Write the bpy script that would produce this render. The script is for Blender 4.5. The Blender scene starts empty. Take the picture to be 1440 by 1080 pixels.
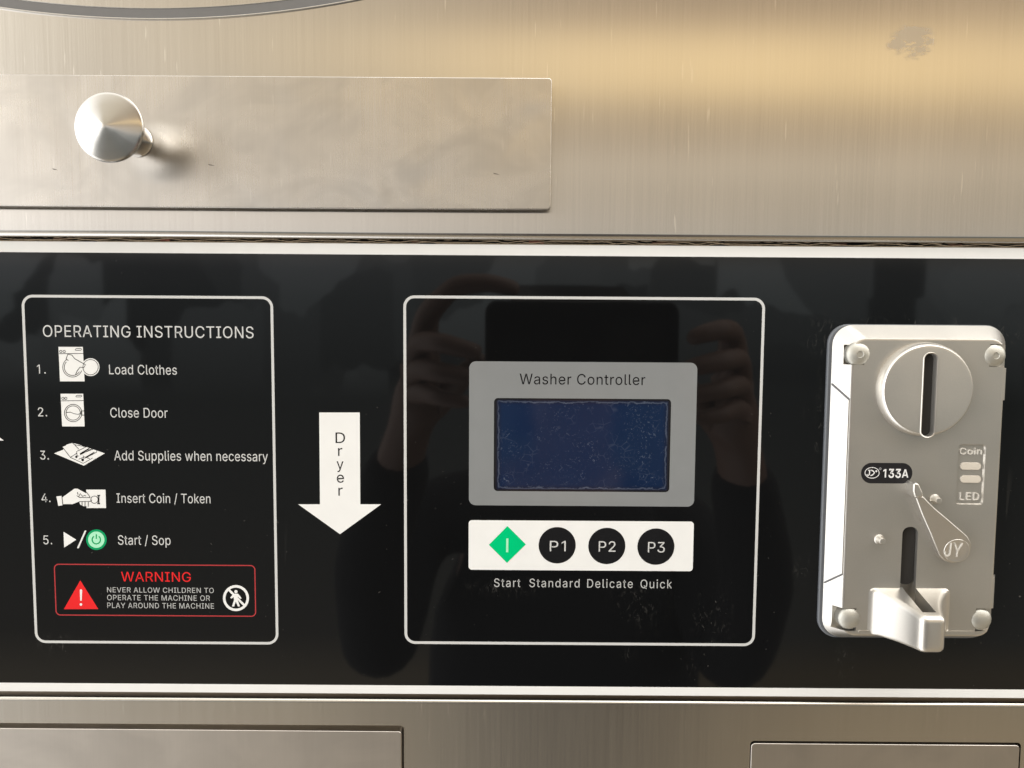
import bpy, bmesh, math, random
from mathutils import Vector, Matrix, noise as mnoise

random.seed(7)
SC = bpy.context.scene
COL = SC.collection
MM = 0.001

# ------------------------------------------------------------------ camera
F_PX = 1120.0                       # focal length in photo pixels (1440 wide)
DIST = 300.0                        # mm from lens to the black panel
PITCH, ROLL = math.radians(-4.37), 0.0068
cam_d = bpy.data.cameras.new('camera')
cam_d.sensor_width = 36.0
cam_d.lens = F_PX * 36.0 / 1440.0
cam_d.clip_start = 0.005
cam_d.clip_end = 100.0
cam = bpy.data.objects.new('camera', cam_d)
COL.objects.link(cam)
RCAM = Matrix.Rotation(math.pi / 2 + PITCH, 3, 'X') @ Matrix.Rotation(ROLL, 3, 'Z')
cam.matrix_world = Matrix.Translation((0, -DIST * MM, 0)) @ RCAM.to_4x4()
SC.camera = cam

# ------------------------------------------------------------------ view
SC.view_settings.view_transform = 'Standard'
SC.view_settings.look = 'None'
SC.view_settings.exposure = 0.0
SC.view_settings.gamma = 1.0
SC.view_settings.use_curve_mapping = False
SC.render.engine = 'CYCLES'
SC.cycles.max_bounces = 8
SC.cycles.sample_clamp_indirect = 4.0
SC.cycles.use_denoising = True
SC.cycles.caustics_reflective = False

# ------------------------------------------------------------------ world: the dim hall behind the camera
WORLD = bpy.data.worlds.new('World')
SC.world = WORLD
WORLD.use_nodes = True


class NT:
    """small helper to wire math nodes"""
    def __init__(self, tree):
        self.t = tree
        self.n = tree.nodes
        self.l = tree.links

    def new(self, kind, **kw):
        n = self.n.new(kind)
        for k, v in kw.items():
            setattr(n, k, v)
        return n

    def put(self, sock, v):
        if hasattr(v, 'is_output') or isinstance(v, bpy.types.NodeSocket):
            self.l.new(v, sock)
        else:
            sock.default_value = v

    def m(self, op, a, b=0.0, c=0.0, clamp=False):
        n = self.new('ShaderNodeMath', operation=op)
        n.use_clamp = clamp
        self.put(n.inputs[0], a)
        self.put(n.inputs[1], b)
        if op in ('MULTIPLY_ADD', 'SMOOTH_MIN', 'SMOOTH_MAX', 'WRAP', 'COMPARE'):
            self.put(n.inputs[2], c)
        return n.outputs[0]

    def step(self, v, a, b):
        """smooth 0..1 from a to b"""
        n = self.new('ShaderNodeMapRange', interpolation_type='SMOOTHSTEP')
        self.put(n.inputs[0], v)
        n.inputs[1].default_value = min(a, b)
        n.inputs[2].default_value = max(a, b)
        n.inputs[3].default_value = 0.0 if a < b else 1.0
        n.inputs[4].default_value = 1.0 if a < b else 0.0
        return n.outputs[0]

    def box(self, v, a, b, s):
        return self.m('MULTIPLY', self.step(v, a - s, a + s), self.step(v, b + s, b - s))

    def mix(self, fac, a, b, blend='MIX'):
        n = self.new('ShaderNodeMix', data_type='RGBA', blend_type=blend)
        self.put(n.inputs[0], fac)
        for s, v in ((n.inputs[6], a), (n.inputs[7], b)):
            if isinstance(v, tuple):
                s.default_value = (*v[:3], 1.0)
            else:
                self.l.new(v, s)
        return n.outputs[2]

    def ramp(self, fac, stops):
        n = self.new('ShaderNodeValToRGB')
        e = n.color_ramp.elements
        e.remove(e[1])
        e[0].position = stops[0][0]
        e[0].color = (*stops[0][1], 1.0)
        for p, c in stops[1:]:
            e.new(p).color = (*c, 1.0)
        self.put(n.inputs[0], fac)
        return n.outputs[0]

    def noise(self, vec, scale=1.0, detail=2.0, rough=0.5, dist=0.0):
        n = self.new('ShaderNodeTexNoise')
        self.l.new(vec, n.inputs['Vector'])
        n.inputs['Scale'].default_value = scale
        n.inputs['Detail'].default_value = detail
        n.inputs['Roughness'].default_value = rough
        n.inputs['Distortion'].default_value = dist
        return n.outputs[0]

    def scaled(self, vec, s, off=(0, 0, 0)):
        n = self.new('ShaderNodeMapping')
        n.inputs['Scale'].default_value = s
        n.inputs['Location'].default_value = off
        self.l.new(vec, n.inputs['Vector'])
        return n.outputs[0]


w = NT(WORLD.node_tree)
w.n.clear()
wo = w.new('ShaderNodeOutputWorld')
bg = w.new('ShaderNodeBackground')
w.l.new(bg.outputs[0], wo.inputs[0])
tc = w.new('ShaderNodeTexCoord')
sx = w.new('ShaderNodeSeparateXYZ')
w.l.new(tc.outputs['Generated'], sx.inputs[0])
dx, dy, dz = sx.outputs
ny = w.m('MAXIMUM', w.m('MULTIPLY', dy, -1.0), 0.06)
U = w.m('DIVIDE', dx, ny)
V = w.m('DIVIDE', dz, ny)
vf = w.m('MULTIPLY_ADD', V, 1 / 1.2, 0.5, clamp=True)
P = lambda v: (v + 0.6) / 1.2
left = w.ramp(vf, [(P(-.6), (.50, .43, .33)), (P(-.46), (.46, .40, .31)), (P(-.40), (.24, .225, .20)), (P(-.1), (.19, .205, .20)),
                   (P(.03), (.40, .44, .45)), (P(.066), (.55, .58, .60)), (P(.09), (.95, .92, .90)), (P(.12), (1.25, 1.17, 1.10)), (P(.16), (1.05, .96, .85)),
                   (P(.21), (.72, .64, .54)), (P(.34), (.78, .68, .52)), (P(.6), (.9, .8, .62))])
right = w.ramp(vf, [(P(-.6), (.40, .32, .215)), (P(-.45), (.38, .31, .21)), (P(-.40), (.22, .215, .19)), (P(-.1), (.155, .17, .165)),
                    (P(.03), (.38, .42, .42)), (P(.066), (.50, .53, .53)), (P(.09), (.62, .58, .51)), (P(.12), (.66, .58, .47)), (P(.175), (.62, .53, .40)),
                    (P(.188), (.92, .80, .63)), (P(.202), (.92, .80, .63)), (P(.212), (.62, .51, .375)), (P(.272), (.62, .47, .30)),
                    (P(.283), (1.45, 1.09, .58)), (P(.350), (1.65, 1.25, .70)), (P(.365), (.58, .43, .29)), (P(.6), (.45, .35, .25))])
ub = w.step(U, -.42, .22)
env = w.mix(ub, left, right)
# blocks of things standing about in the hall
cb = w.new('ShaderNodeCombineXYZ')
w.l.new(U, cb.inputs[0])
w.l.new(V, cb.inputs[1])
vor = w.new('ShaderNodeTexVoronoi', feature='F1', distance='CHEBYCHEV')
wob = w.noise(cb.outputs[0], 14, 2)
wv = w.new('ShaderNodeVectorMath', operation='ADD')
wc = w.new('ShaderNodeCombineXYZ')
w.l.new(w.m('MULTIPLY_ADD', wob, .8, -.4), wc.inputs[1])
w.l.new(w.scaled(cb.outputs[0], (9.5, 8.0, 1)), wv.inputs[0])
w.l.new(wc.outputs[0], wv.inputs[1])
w.l.new(wv.outputs[0], vor.inputs['Vector'])
vor.inputs['Scale'].default_value = 1.0
sv = w.new('ShaderNodeSeparateColor')
w.l.new(vor.outputs['Color'], sv.inputs[0])
blk = w.m('MULTIPLY_ADD', sv.outputs[0], 1.15, 0.42)
blk_mask = w.box(V, -.08, .085, .02)
blk_f = w.m('ADD', w.m('MULTIPLY', w.m('SUBTRACT', blk, 1.0), blk_mask), 1.0)
env = w.mix(w.step(U, -.72, -1.25), env, (2.5, 2.5, 2.5))     # daylight from the open side
top_c = w.mix(w.step(U, -.35, .35), (2.0, 1.95, 1.85), (4.3, 4.2, 4.0))
env = w.mix(w.step(V, .80, 1.3), env, top_c)      # bright ceiling lights high up
vm = w.new('ShaderNodeVectorMath', operation='SCALE')
w.l.new(env, vm.inputs[0])
w.l.new(blk_f, vm.inputs['Scale'])
w.l.new(vm.outputs[0], bg.inputs['Color'])
bg.inputs['Strength'].default_value = 1.0


# ------------------------------------------------------------------ lamp: the wide doorway light at the left
def area(name, loc, target, sx_, sy_, power, color):
    d = bpy.data.lights.new(name, 'AREA')
    d.shape = 'RECTANGLE'
    d.size, d.size_y = sx_, sy_
    d.energy = power
    d.color = color
    o = bpy.data.objects.new(name, d)
    COL.objects.link(o)
    o.location = loc
    o.rotation_euler = (Vector(target) - Vector(loc)).to_track_quat('-Z', 'Y').to_euler()
    return o


area('doorway_light', (-1.95, -1.40, 0.24), (0, 0, 0), 0.75, 1.5, 10.5, (1.0, 0.985, 0.96))


# ------------------------------------------------------------------ helpers
def at(px, py, h=0.0):
    """point (x, z) in mm on the plane h mm in front of the black panel, measured from the photo"""
    d = RCAM @ Vector(((px - 720) / F_PX, -(py - 540) / F_PX, -1.0))
    t = (DIST - h) / d.y
    return (d.x * t, d.z * t)


def rect_px(x0, y0, x1, y1, h=0.0):
    xm, ym = (x0 + x1) / 2, (y0 + y1) / 2
    return (at(x0, ym, h)[0], at(xm, y1, h)[1], at(x1, ym, h)[0], at(xm, y0, h)[1])   # x0,z0,x1,z1


def rr(x0, z0, x1, z1, r, n=8):
    """rounded rectangle, counter-clockwise seen from the front"""
    pts = []
    for cx, cz, a0 in ((x1 - r, z0 + r, -90), (x1 - r, z1 - r, 0), (x0 + r, z1 - r, 90), (x0 + r, z0 + r, 180)):
        for i in range(n + 1):
            a = math.radians(a0 + 90 * i / n)
            pts.append((cx + r * math.cos(a), cz + r * math.sin(a)))
    return pts


def circ(cx, cz, r, n=40, rz=None):
    rz = r if rz is None else rz
    return [(cx + r * math.cos(2 * math.pi * i / n), cz + rz * math.sin(2 * math.pi * i / n)) for i in range(n)]


def v3(p, h):
    return Vector((p[0] * MM, -h * MM, p[1] * MM))


def finish(name, bm, mats, parent=None, smooth=None, loc=None):
    """link a bmesh as ONE mesh object; vertices are given in world space"""
    me = bpy.data.meshes.new(name)
    bmesh.ops.remove_doubles(bm, verts=bm.verts, dist=1e-7)
    bm.to_mesh(me)
    bm.free()
    return link_mesh(name, me, mats, parent, smooth, loc)


def link_mesh(name, me, mats, parent=None, smooth=None, loc=None):
    if not isinstance(mats, (list, tuple)):
        mats = [mats]
    pass
    for m in mats:
        me.materials.append(m)
    if smooth is not None:
        for p in me.polygons:
            p.use_smooth = True
        me.set_sharp_from_angle(angle=math.radians(smooth))
    o = bpy.data.objects.new(name, me)
    COL.objects.link(o)
    if smooth is not None:
        wn_ = o.modifiers.new('flat_faces', 'WEIGHTED_NORMAL')
        wn_.weight = 100
        wn_.keep_sharp = True
    if parent is not None:
        o.parent = parent
        par_w = WORLDLOC.get(parent.name, Vector((0, 0, 0)))
        o.location = -par_w
    elif loc is not None:
        o.location = loc
    return o


WORLDLOC = {}


def thing(name, label, cat, loc_mm, group=None):
    o = bpy.data.objects.new(name, None)
    COL.objects.link(o)
    o.empty_display_size = 0.02
    o.location = (loc_mm[0] * MM, -loc_mm[2] * MM, loc_mm[1] * MM)
    WORLDLOC[o.name] = Vector(o.location)
    o['label'] = label
    o['category'] = cat
    if group:
        o['group'] = group
    return o


def tag(o, label, cat, group=None):
    o['label'] = label
    o['category'] = cat
    if group:
        o['group'] = group
    return o


def add_poly(bm, pts, h, mi=0):
    vs = [bm.verts.new(v3(p, h)) for p in pts]
    f = bm.faces.new(vs)
    f.material_index = mi
    f.normal_update()
    if f.normal.y > 0:
        f.normal_flip()
    if len(pts) > 4:
        r = bmesh.ops.triangulate(bm, faces=[f])
        for g in r['faces']:
            g.material_index = mi
    return f


def add_ring(bm, outer, inner, h, mi=0):
    n = len(outer)
    vo = [bm.verts.new(v3(p, h)) for p in outer]
    vi = [bm.verts.new(v3(p, h)) for p in inner]
    for i in range(n):
        j = (i + 1) % n
        f = bm.faces.new((vo[i], vo[j], vi[j], vi[i]))
        f.material_index = mi
        f.normal_update()
        if f.normal.y > 0:
            f.normal_flip()


def add_stroke(bm, pts, wd, h, mi=0, closed=False):
    """a flat printed line of width wd mm"""
    n = len(pts)
    L, R_ = [], []
    for i in range(n):
        a = Vector(pts[(i - 1) % n] if (closed or i > 0) else pts[i])
        b = Vector(pts[(i + 1) % n] if (closed or i < n - 1) else pts[i])
        d = (b - a)
        d = d.normalized() if d.length > 1e-9 else Vector((1, 0))
        nrm = Vector((-d.y, d.x)) * wd / 2
        p = Vector(pts[i])
        L.append(bm.verts.new(v3(p + nrm, h)))
        R_.append(bm.verts.new(v3(p - nrm, h)))
    for i in range(n if closed else n - 1):
        j = (i + 1) % n
        f = bm.faces.new((R_[i], R_[j], L[j], L[i]))
        f.material_index = mi
        f.normal_update()
        if f.normal.y > 0:
            f.normal_flip()


def prism(pts, h0, h1, bevel=0.0, seg=2, mi=0, back_bevel=False):
    """solid with outline pts from h0 (back) to h1 (front), front edges rounded"""
    bm = bmesh.new()
    b = [bm.verts.new(v3(p, h0)) for p in pts]
    f = [bm.verts.new(v3(p, h1)) for p in pts]
    n = len(pts)
    bm.faces.new(f)
    bm.faces.new(b[::-1])
    for i in range(n):
        j = (i + 1) % n
        bm.faces.new((b[i], b[j], f[j], f[i]))
    bmesh.ops.recalc_face_normals(bm, faces=bm.faces)
    if bevel > 0:
        bm.edges.ensure_lookup_table()
        hy = -h1 * MM
        es = [e for e in bm.edges if all(abs(v.co.y - hy) < 1e-8 for v in e.verts)]
        bmesh.ops.bevel(bm, geom=es, offset=bevel * MM, segments=seg, profile=0.5, affect='EDGES')
    for fc in bm.faces:
        fc.material_index = mi
    return bm


def loft(loops, cap0=True, cap1=True):
    """loops: list of (pts, h) with equal counts"""
    bm = bmesh.new()
    rows = [[bm.verts.new(v3(p, h)) for p in pts] for pts, h in loops]
    n = len(rows[0])
    for a, b in zip(rows, rows[1:]):
        for i in range(n):
            j = (i + 1) % n
            bm.faces.new((a[i], a[j], b[j], b[i]))
    if cap0:
        bm.faces.new(rows[0][::-1])
    if cap1:
        bm.faces.new(rows[-1])
    bmesh.ops.recalc_face_normals(bm, faces=bm.faces)
    return bm


def lathe(cx, cz, prof, n=64):
    """revolve (r, h) about the axis that points out of the panel at (cx, cz)"""
    bm = bmesh.new()
    rows = []
    for r, h in prof:
        if r < 1e-6:
            rows.append([bm.verts.new(v3((cx, cz), h))])
        else:
            rows.append([bm.verts.new(v3((cx + r * math.cos(2 * math.pi * i / n), cz + r * math.sin(2 * math.pi * i / n)), h)) for i in range(n)])
    for a, b in zip(rows, rows[1:]):
        for i in range(n):
            j = (i + 1) % n
            q = [a[i % len(a)], a[j % len(a)], b[j % len(b)], b[i % len(b)]]
            u = []
            for v in q:
                if v not in u:
                    u.append(v)
            if len(u) > 2:
                bm.faces.new(u)
    bmesh.ops.recalc_face_normals(bm, faces=bm.faces)
    return bm


def merge(a, b, mi=None):
    """append bmesh b to bmesh a"""
    me = bpy.data.meshes.new('tmp')
    if mi is not None:
        for f in b.faces:
            f.material_index = mi
    b.to_mesh(me)
    b.free()
    a.from_mesh(me)
    bpy.data.meshes.remove(me)
    return a


def cut(bm, cutters):
    """subtract solids from a solid"""
    me = bpy.data.meshes.new('tmp_base')
    bm.to_mesh(me)
    bm.free()
    o = bpy.data.objects.new('tmp_base', me)
    COL.objects.link(o)
    tmp = []
    for c in cutters:
        mc = bpy.data.meshes.new('tmp_cut')
        c.to_mesh(mc)
        c.free()
        oc = bpy.data.objects.new('tmp_cut', mc)
        COL.objects.link(oc)
        md = o.modifiers.new('b', 'BOOLEAN')
        md.operation = 'DIFFERENCE'
        md.solver = 'EXACT'
        md.object = oc
        tmp.append(oc)
    bpy.context.view_layer.update()
    dg = bpy.context.evaluated_depsgraph_get()
    res = bpy.data.meshes.new_from_object(o.evaluated_get(dg))
    out = bmesh.new()
    out.from_mesh(res)
    for t in tmp + [o]:
        m = t.data
        bpy.data.objects.remove(t)
        bpy.data.meshes.remove(m)
    return out


# letter outlines (advance, corner list in thousandths, triangles)
GLYPHS = {' ':(188,'',''),
'.':(188,'95 -4 83 -3 73 1 63 9 55 18 51 29 50 41 51 53 55 64 63 73 73 81 83 85 95 87 107 85 118 81 128 73 135 64 140 53 141 41 140 29 135 18 128 9 118 1 107 -3','11 13 12 10 13 11 10 14 13 10 15 14 9 15 10 8 15 9 8 16 15 7 16 8 7 17 16 6 17 7 6 18 17 5 18 6 5 19 18 4 19 5 4 20 19 3 20 4 3 21 20 2 21 3 2 22 21 1 22 2 1 23 22 0 23 1'),
'/':(249,'235 533 71 -76 14 -76 178 533','2 0 3 2 1 0'),
'1':(453,'76 0 76 55 391 55 391 0 276 509 276 0 212 0 212 448 209 448 86 358 86 427 198 509','10 4 11 10 8 4 8 7 4 7 5 4 10 9 8 6 5 7 0 2 1 0 3 2'),
'2':(453,'64 0 64 47 234 229 252 248 268 266 282 282 294 298 303 312 311 327 316 341 319 356 320 371 319 389 315 405 308 419 298 431 287 441 273 449 258 455 241 458 224 460 205 458 188 454 172 447 159 438 148 427 139 413 132 398 128 381 127 362 66 362 68 391 75 418 86 442 102 464 121 482 143 496 168 507 196 513 225 516 254 513 281 507 306 497 328 482 346 465 361 445 372 423 379 398 381 372 380 354 377 336 371 318 363 299 351 280 336 259 317 235 294 209 267 180 153 60 153 57 389 57 389 0','38 40 39 38 41 40 37 41 38 37 42 41 36 42 37 36 43 42 35 43 36 35 44 43 34 44 35 34 20 44 20 19 44 19 45 44 33 21 34 21 20 34 18 45 19 33 22 21 17 45 18 33 23 22 16 45 17 33 24 23 16 46 45 32 24 33 15 46 16 32 25 24 14 46 15 32 26 25 14 47 46 13 47 14 31 26 32 31 27 26 12 47 13 12 48 47 31 28 27 30 28 31 11 48 12 30 29 28 11 49 48 10 49 11 9 49 10 9 50 49 8 50 9 8 51 50 7 51 8 7 52 51 6 52 7 6 53 52 5 53 6 4 53 5 4 54 53 3 54 4 3 55 54 2 55 3 2 56 55 1 56 2 1 57 56 1 58 57 1 59 58 1 60 59 1 61 60 0 61 1'),
'3':(453,'218 -7 188 -5 159 1 133 10 108 22 88 38 70 57 57 79 48 104 44 132 109 132 112 115 118 100 126 87 137 76 150 66 165 59 182 54 200 51 219 50 239 51 258 55 275 61 291 69 304 80 315 93 323 108 328 125 329 145 328 163 323 180 316 196 306 211 292 223 275 234 254 241 229 246 201 248 157 248 157 299 288 448 288 452 70 452 70 509 372 509 372 461 211 278 211 289 247 290 279 286 308 276 333 262 354 244 371 222 383 198 391 173 393 145 390 116 383 90 370 66 354 45 333 27 309 12 281 2 251 -5','42 44 43 42 45 44 42 41 45 41 40 45 40 46 45 39 47 40 47 46 40 38 47 39 47 49 48 38 49 47 38 50 49 38 51 50 38 37 51 37 52 51 36 52 37 35 52 36 35 53 52 34 53 35 33 53 34 32 53 33 32 54 53 31 54 32 31 55 54 30 55 31 29 55 30 29 56 55 28 56 29 27 56 28 27 57 56 8 10 9 8 11 10 26 57 27 26 58 57 8 12 11 25 58 26 7 12 8 7 13 12 24 58 25 24 59 58 7 14 13 23 59 24 6 14 7 6 15 14 22 59 23 6 16 15 22 60 59 21 60 22 6 17 16 5 17 6 20 60 21 5 18 17 19 60 20 5 19 18 5 60 19 5 61 60 4 61 5 4 62 61 3 62 4 3 63 62 2 63 3 2 64 63 1 64 2 1 0 64'),
'4':(453,'40 105 40 158 247 509 311 509 109 166 109 163 413 163 413 105 282 0 282 121 282 146 282 318 343 318 343 0','1 3 2 1 4 3 10 12 11 10 13 12 1 5 4 1 6 5 1 10 6 10 7 6 0 10 1 0 9 10 13 7 10 0 8 9 8 7 0 8 13 7'),
'5':(453,'221 -7 192 -5 165 1 140 11 118 25 99 41 83 60 71 82 63 105 60 130 122 130 125 115 130 102 138 89 148 78 160 68 173 60 188 54 204 51 221 50 241 51 259 56 276 64 291 75 304 89 314 104 322 122 326 141 328 162 326 183 321 203 314 221 303 237 290 251 275 262 257 270 238 275 218 277 201 276 184 273 167 268 152 262 139 255 128 246 67 253 96 509 366 509 366 452 151 452 134 301 136 301 148 311 162 318 178 325 194 330 212 333 229 334 252 332 274 328 294 321 313 311 330 299 345 285 358 269 370 251 379 231 386 210 390 187 391 163 388 132 381 102 369 76 352 52 332 32 309 15 282 3 253 -4','44 48 45 48 46 45 48 47 46 44 49 48 55 57 56 54 57 55 54 58 57 53 58 54 53 59 58 52 59 53 52 60 59 51 60 52 51 61 60 50 61 51 44 50 49 44 61 50 44 39 61 39 38 61 38 62 61 38 37 62 37 63 62 36 63 37 35 63 36 44 40 39 34 63 35 34 64 63 44 41 40 44 42 41 33 64 34 44 43 42 33 65 64 32 65 33 31 65 32 31 66 65 30 66 31 30 67 66 29 67 30 29 68 67 28 68 29 28 69 68 27 69 28 26 69 27 26 70 69 8 10 9 8 11 10 25 70 26 8 12 11 7 12 8 24 70 25 24 71 70 7 13 12 7 14 13 23 71 24 6 14 7 6 15 14 23 72 71 22 72 23 6 16 15 21 72 22 6 17 16 5 17 6 20 72 21 5 18 17 20 73 72 19 73 20 5 19 18 5 73 19 4 73 5 4 74 73 3 74 4 3 75 74 2 75 3 2 76 75 1 76 2 1 0 76'),
'A':(480,'16 0 201 509 276 509 463 0 395 0 287 302 280 323 272 346 264 372 255 402 244 438 232 478 245 478 233 437 222 402 213 371 204 345 197 322 191 302 85 0 110 142 110 199 370 199 370 142','0 11 1 11 2 1 11 12 2 12 3 2 0 21 11 21 13 11 13 10 11 13 10 12 10 22 12 22 3 12 9 22 10 21 14 13 8 22 9 21 15 14 7 22 8 21 16 15 6 22 7 21 17 16 5 22 6 21 18 17 21 20 18 20 19 18 4 23 5 23 22 5 0 20 21 20 22 21 20 23 22 23 3 22 0 19 20 4 3 23'),
'C':(510,'267 -7 225 -3 186 7 150 25 119 49 92 79 70 115 53 157 44 203 40 254 44 305 53 352 70 393 92 429 119 459 150 484 186 501 225 512 267 516 293 514 317 511 340 504 362 496 383 485 402 471 419 456 435 438 448 418 459 397 467 373 473 348 408 348 404 365 397 380 389 395 380 407 369 418 357 428 344 437 330 444 315 449 300 453 284 455 267 456 237 453 209 445 184 432 161 414 141 391 125 364 113 332 106 295 103 254 106 213 113 177 125 145 141 117 161 94 184 76 210 63 237 56 267 53 284 54 300 56 315 60 330 65 344 72 357 81 369 90 380 102 389 114 397 128 404 144 408 160 473 160 467 135 459 112 448 91 435 71 420 53 402 38 383 24 363 13 341 5 317 -2 293 -6','17 19 18 17 20 19 16 20 17 16 21 20 16 22 21 15 22 16 15 23 22 15 24 23 14 24 15 14 25 24 13 44 14 44 43 14 43 25 14 42 25 43 42 26 25 41 26 42 13 45 44 40 26 41 39 26 40 13 46 45 38 26 39 38 27 26 37 27 38 13 47 46 12 47 13 36 27 37 35 27 36 35 28 27 12 48 47 34 28 35 34 29 28 33 29 34 11 48 12 11 49 48 32 29 33 32 30 29 31 30 32 11 50 49 10 50 11 10 51 50 9 51 10 9 52 51 8 52 9 8 53 52 8 54 53 7 54 8 7 55 54 72 74 73 72 75 74 6 55 7 6 56 55 71 75 72 71 76 75 70 76 71 6 57 56 5 57 6 69 76 70 69 77 76 68 77 69 5 58 57 68 78 77 67 78 68 66 78 67 4 58 5 4 59 58 65 78 66 65 79 78 64 79 65 4 60 59 63 79 64 62 79 63 4 61 60 61 79 62 61 80 79 4 80 61 3 80 4 3 81 80 2 81 3 2 82 81 2 83 82 1 83 2 1 84 83 1 85 84 0 85 1'),
'D':(502,'219 0 96 0 96 57 215 57 254 60 288 68 318 81 343 99 363 122 379 149 390 181 397 216 399 255 397 294 390 329 379 361 364 388 344 410 320 428 291 441 258 449 221 452 93 452 93 509 225 509 273 505 315 495 353 478 385 455 412 426 433 391 449 351 458 306 462 255 458 205 449 159 433 119 411 83 384 54 351 31 312 14 268 3 125 509 125 0 60 0 60 509','44 23 45 23 42 45 44 22 23 42 24 23 43 24 42 43 21 24 21 25 24 21 26 25 21 27 26 21 28 27 21 20 28 20 29 28 44 21 22 44 2 21 2 43 21 19 29 20 18 29 19 17 29 18 17 30 29 16 30 17 16 31 30 15 31 16 14 31 15 14 32 31 13 32 14 13 33 32 12 33 13 11 33 12 11 34 33 10 34 11 10 35 34 9 35 10 9 36 35 8 36 9 7 36 8 7 37 36 6 37 7 6 38 37 5 38 6 4 38 5 3 38 4 44 1 2 43 3 2 43 38 3 43 39 38 43 40 39 43 41 40 43 0 41 1 43 44 43 0 1'),
'E':(419,'60 0 60 509 372 509 372 452 125 452 125 286 355 286 355 229 125 229 125 57 375 57 375 0','0 4 1 4 2 1 4 3 2 0 5 4 0 8 5 8 6 5 8 7 6 0 9 8 0 10 9 0 11 10'),
'G':(520,'269 -7 225 -3 185 7 149 25 118 49 91 79 69 116 53 157 43 203 40 254 43 305 53 352 69 393 91 429 117 459 149 484 184 501 223 512 265 516 291 514 316 510 340 504 363 494 384 483 403 469 421 453 436 436 449 416 460 395 468 373 474 349 408 349 402 365 395 379 387 393 378 406 368 417 356 427 344 436 330 443 315 448 300 453 283 455 265 456 236 453 209 445 183 432 160 414 141 392 125 364 113 332 106 295 103 254 106 213 113 177 125 145 141 117 161 95 184 76 210 63 238 56 269 53 296 55 322 61 345 71 365 85 382 102 396 123 407 147 413 173 415 202 434 199 283 199 283 256 478 256 478 200 475 160 466 124 451 91 431 62 406 38 377 19 344 5 308 -4','17 19 18 17 20 19 16 20 17 16 21 20 16 22 21 15 22 16 15 23 22 14 23 15 14 24 23 14 25 24 13 44 14 44 43 14 43 25 14 42 25 43 41 25 42 41 26 25 13 45 44 40 26 41 39 26 40 13 46 45 38 26 39 38 27 26 37 27 38 13 47 46 12 47 13 36 27 37 35 27 36 35 28 27 12 48 47 34 28 35 34 29 28 11 48 12 33 29 34 11 49 48 32 29 33 32 30 29 31 30 32 11 50 49 10 50 11 10 51 50 9 51 10 9 52 51 72 74 73 72 70 74 70 75 74 8 52 9 8 53 52 8 54 53 7 54 8 72 69 70 71 75 70 71 76 75 69 71 72 69 76 71 7 55 54 68 76 69 68 77 76 6 55 7 67 77 68 6 56 55 67 78 77 66 78 67 6 57 56 5 57 6 65 78 66 5 58 57 65 79 78 64 79 65 4 58 5 4 59 58 63 79 64 4 60 59 63 80 79 62 80 63 4 61 60 61 80 62 4 80 61 3 80 4 3 81 80 2 81 3 2 82 81 1 82 2 1 83 82 0 83 1'),
'H':(517,'60 0 60 509 125 509 125 289 392 289 392 509 457 509 457 0 392 0 392 232 125 232 125 0','0 2 1 0 3 2 4 6 5 4 7 6 0 10 3 10 4 3 10 9 4 9 7 4 0 11 10 8 7 9'),
'I':(300,'31 0 31 57 118 57 118 452 31 452 31 509 269 509 269 452 183 452 183 57 269 57 269 0','4 6 5 4 7 6 3 7 4 2 8 3 8 7 3 2 9 8 0 2 1 0 9 2 0 10 9 0 11 10'),
'J':(396,'185 -7 143 -2 106 11 75 33 52 63 38 100 33 145 33 173 98 173 98 145 100 117 108 93 122 74 139 61 160 53 185 50 209 53 230 61 248 74 261 93 269 117 272 145 272 509 336 509 336 145 332 100 318 63 294 33 263 11 227 -2','21 23 22 21 24 23 6 8 7 6 9 8 5 9 6 5 10 9 20 24 21 20 25 24 5 11 10 19 25 20 4 11 5 19 26 25 18 26 19 4 12 11 4 13 12 17 26 18 17 27 26 3 13 4 3 14 13 16 27 17 3 15 14 15 27 16 3 27 15 2 27 3 2 28 27 1 28 2 1 29 28 0 29 1'),
'L':(393,'60 0 60 509 125 509 125 57 361 57 361 0','0 2 1 0 3 2 0 4 3 0 5 4'),
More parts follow.
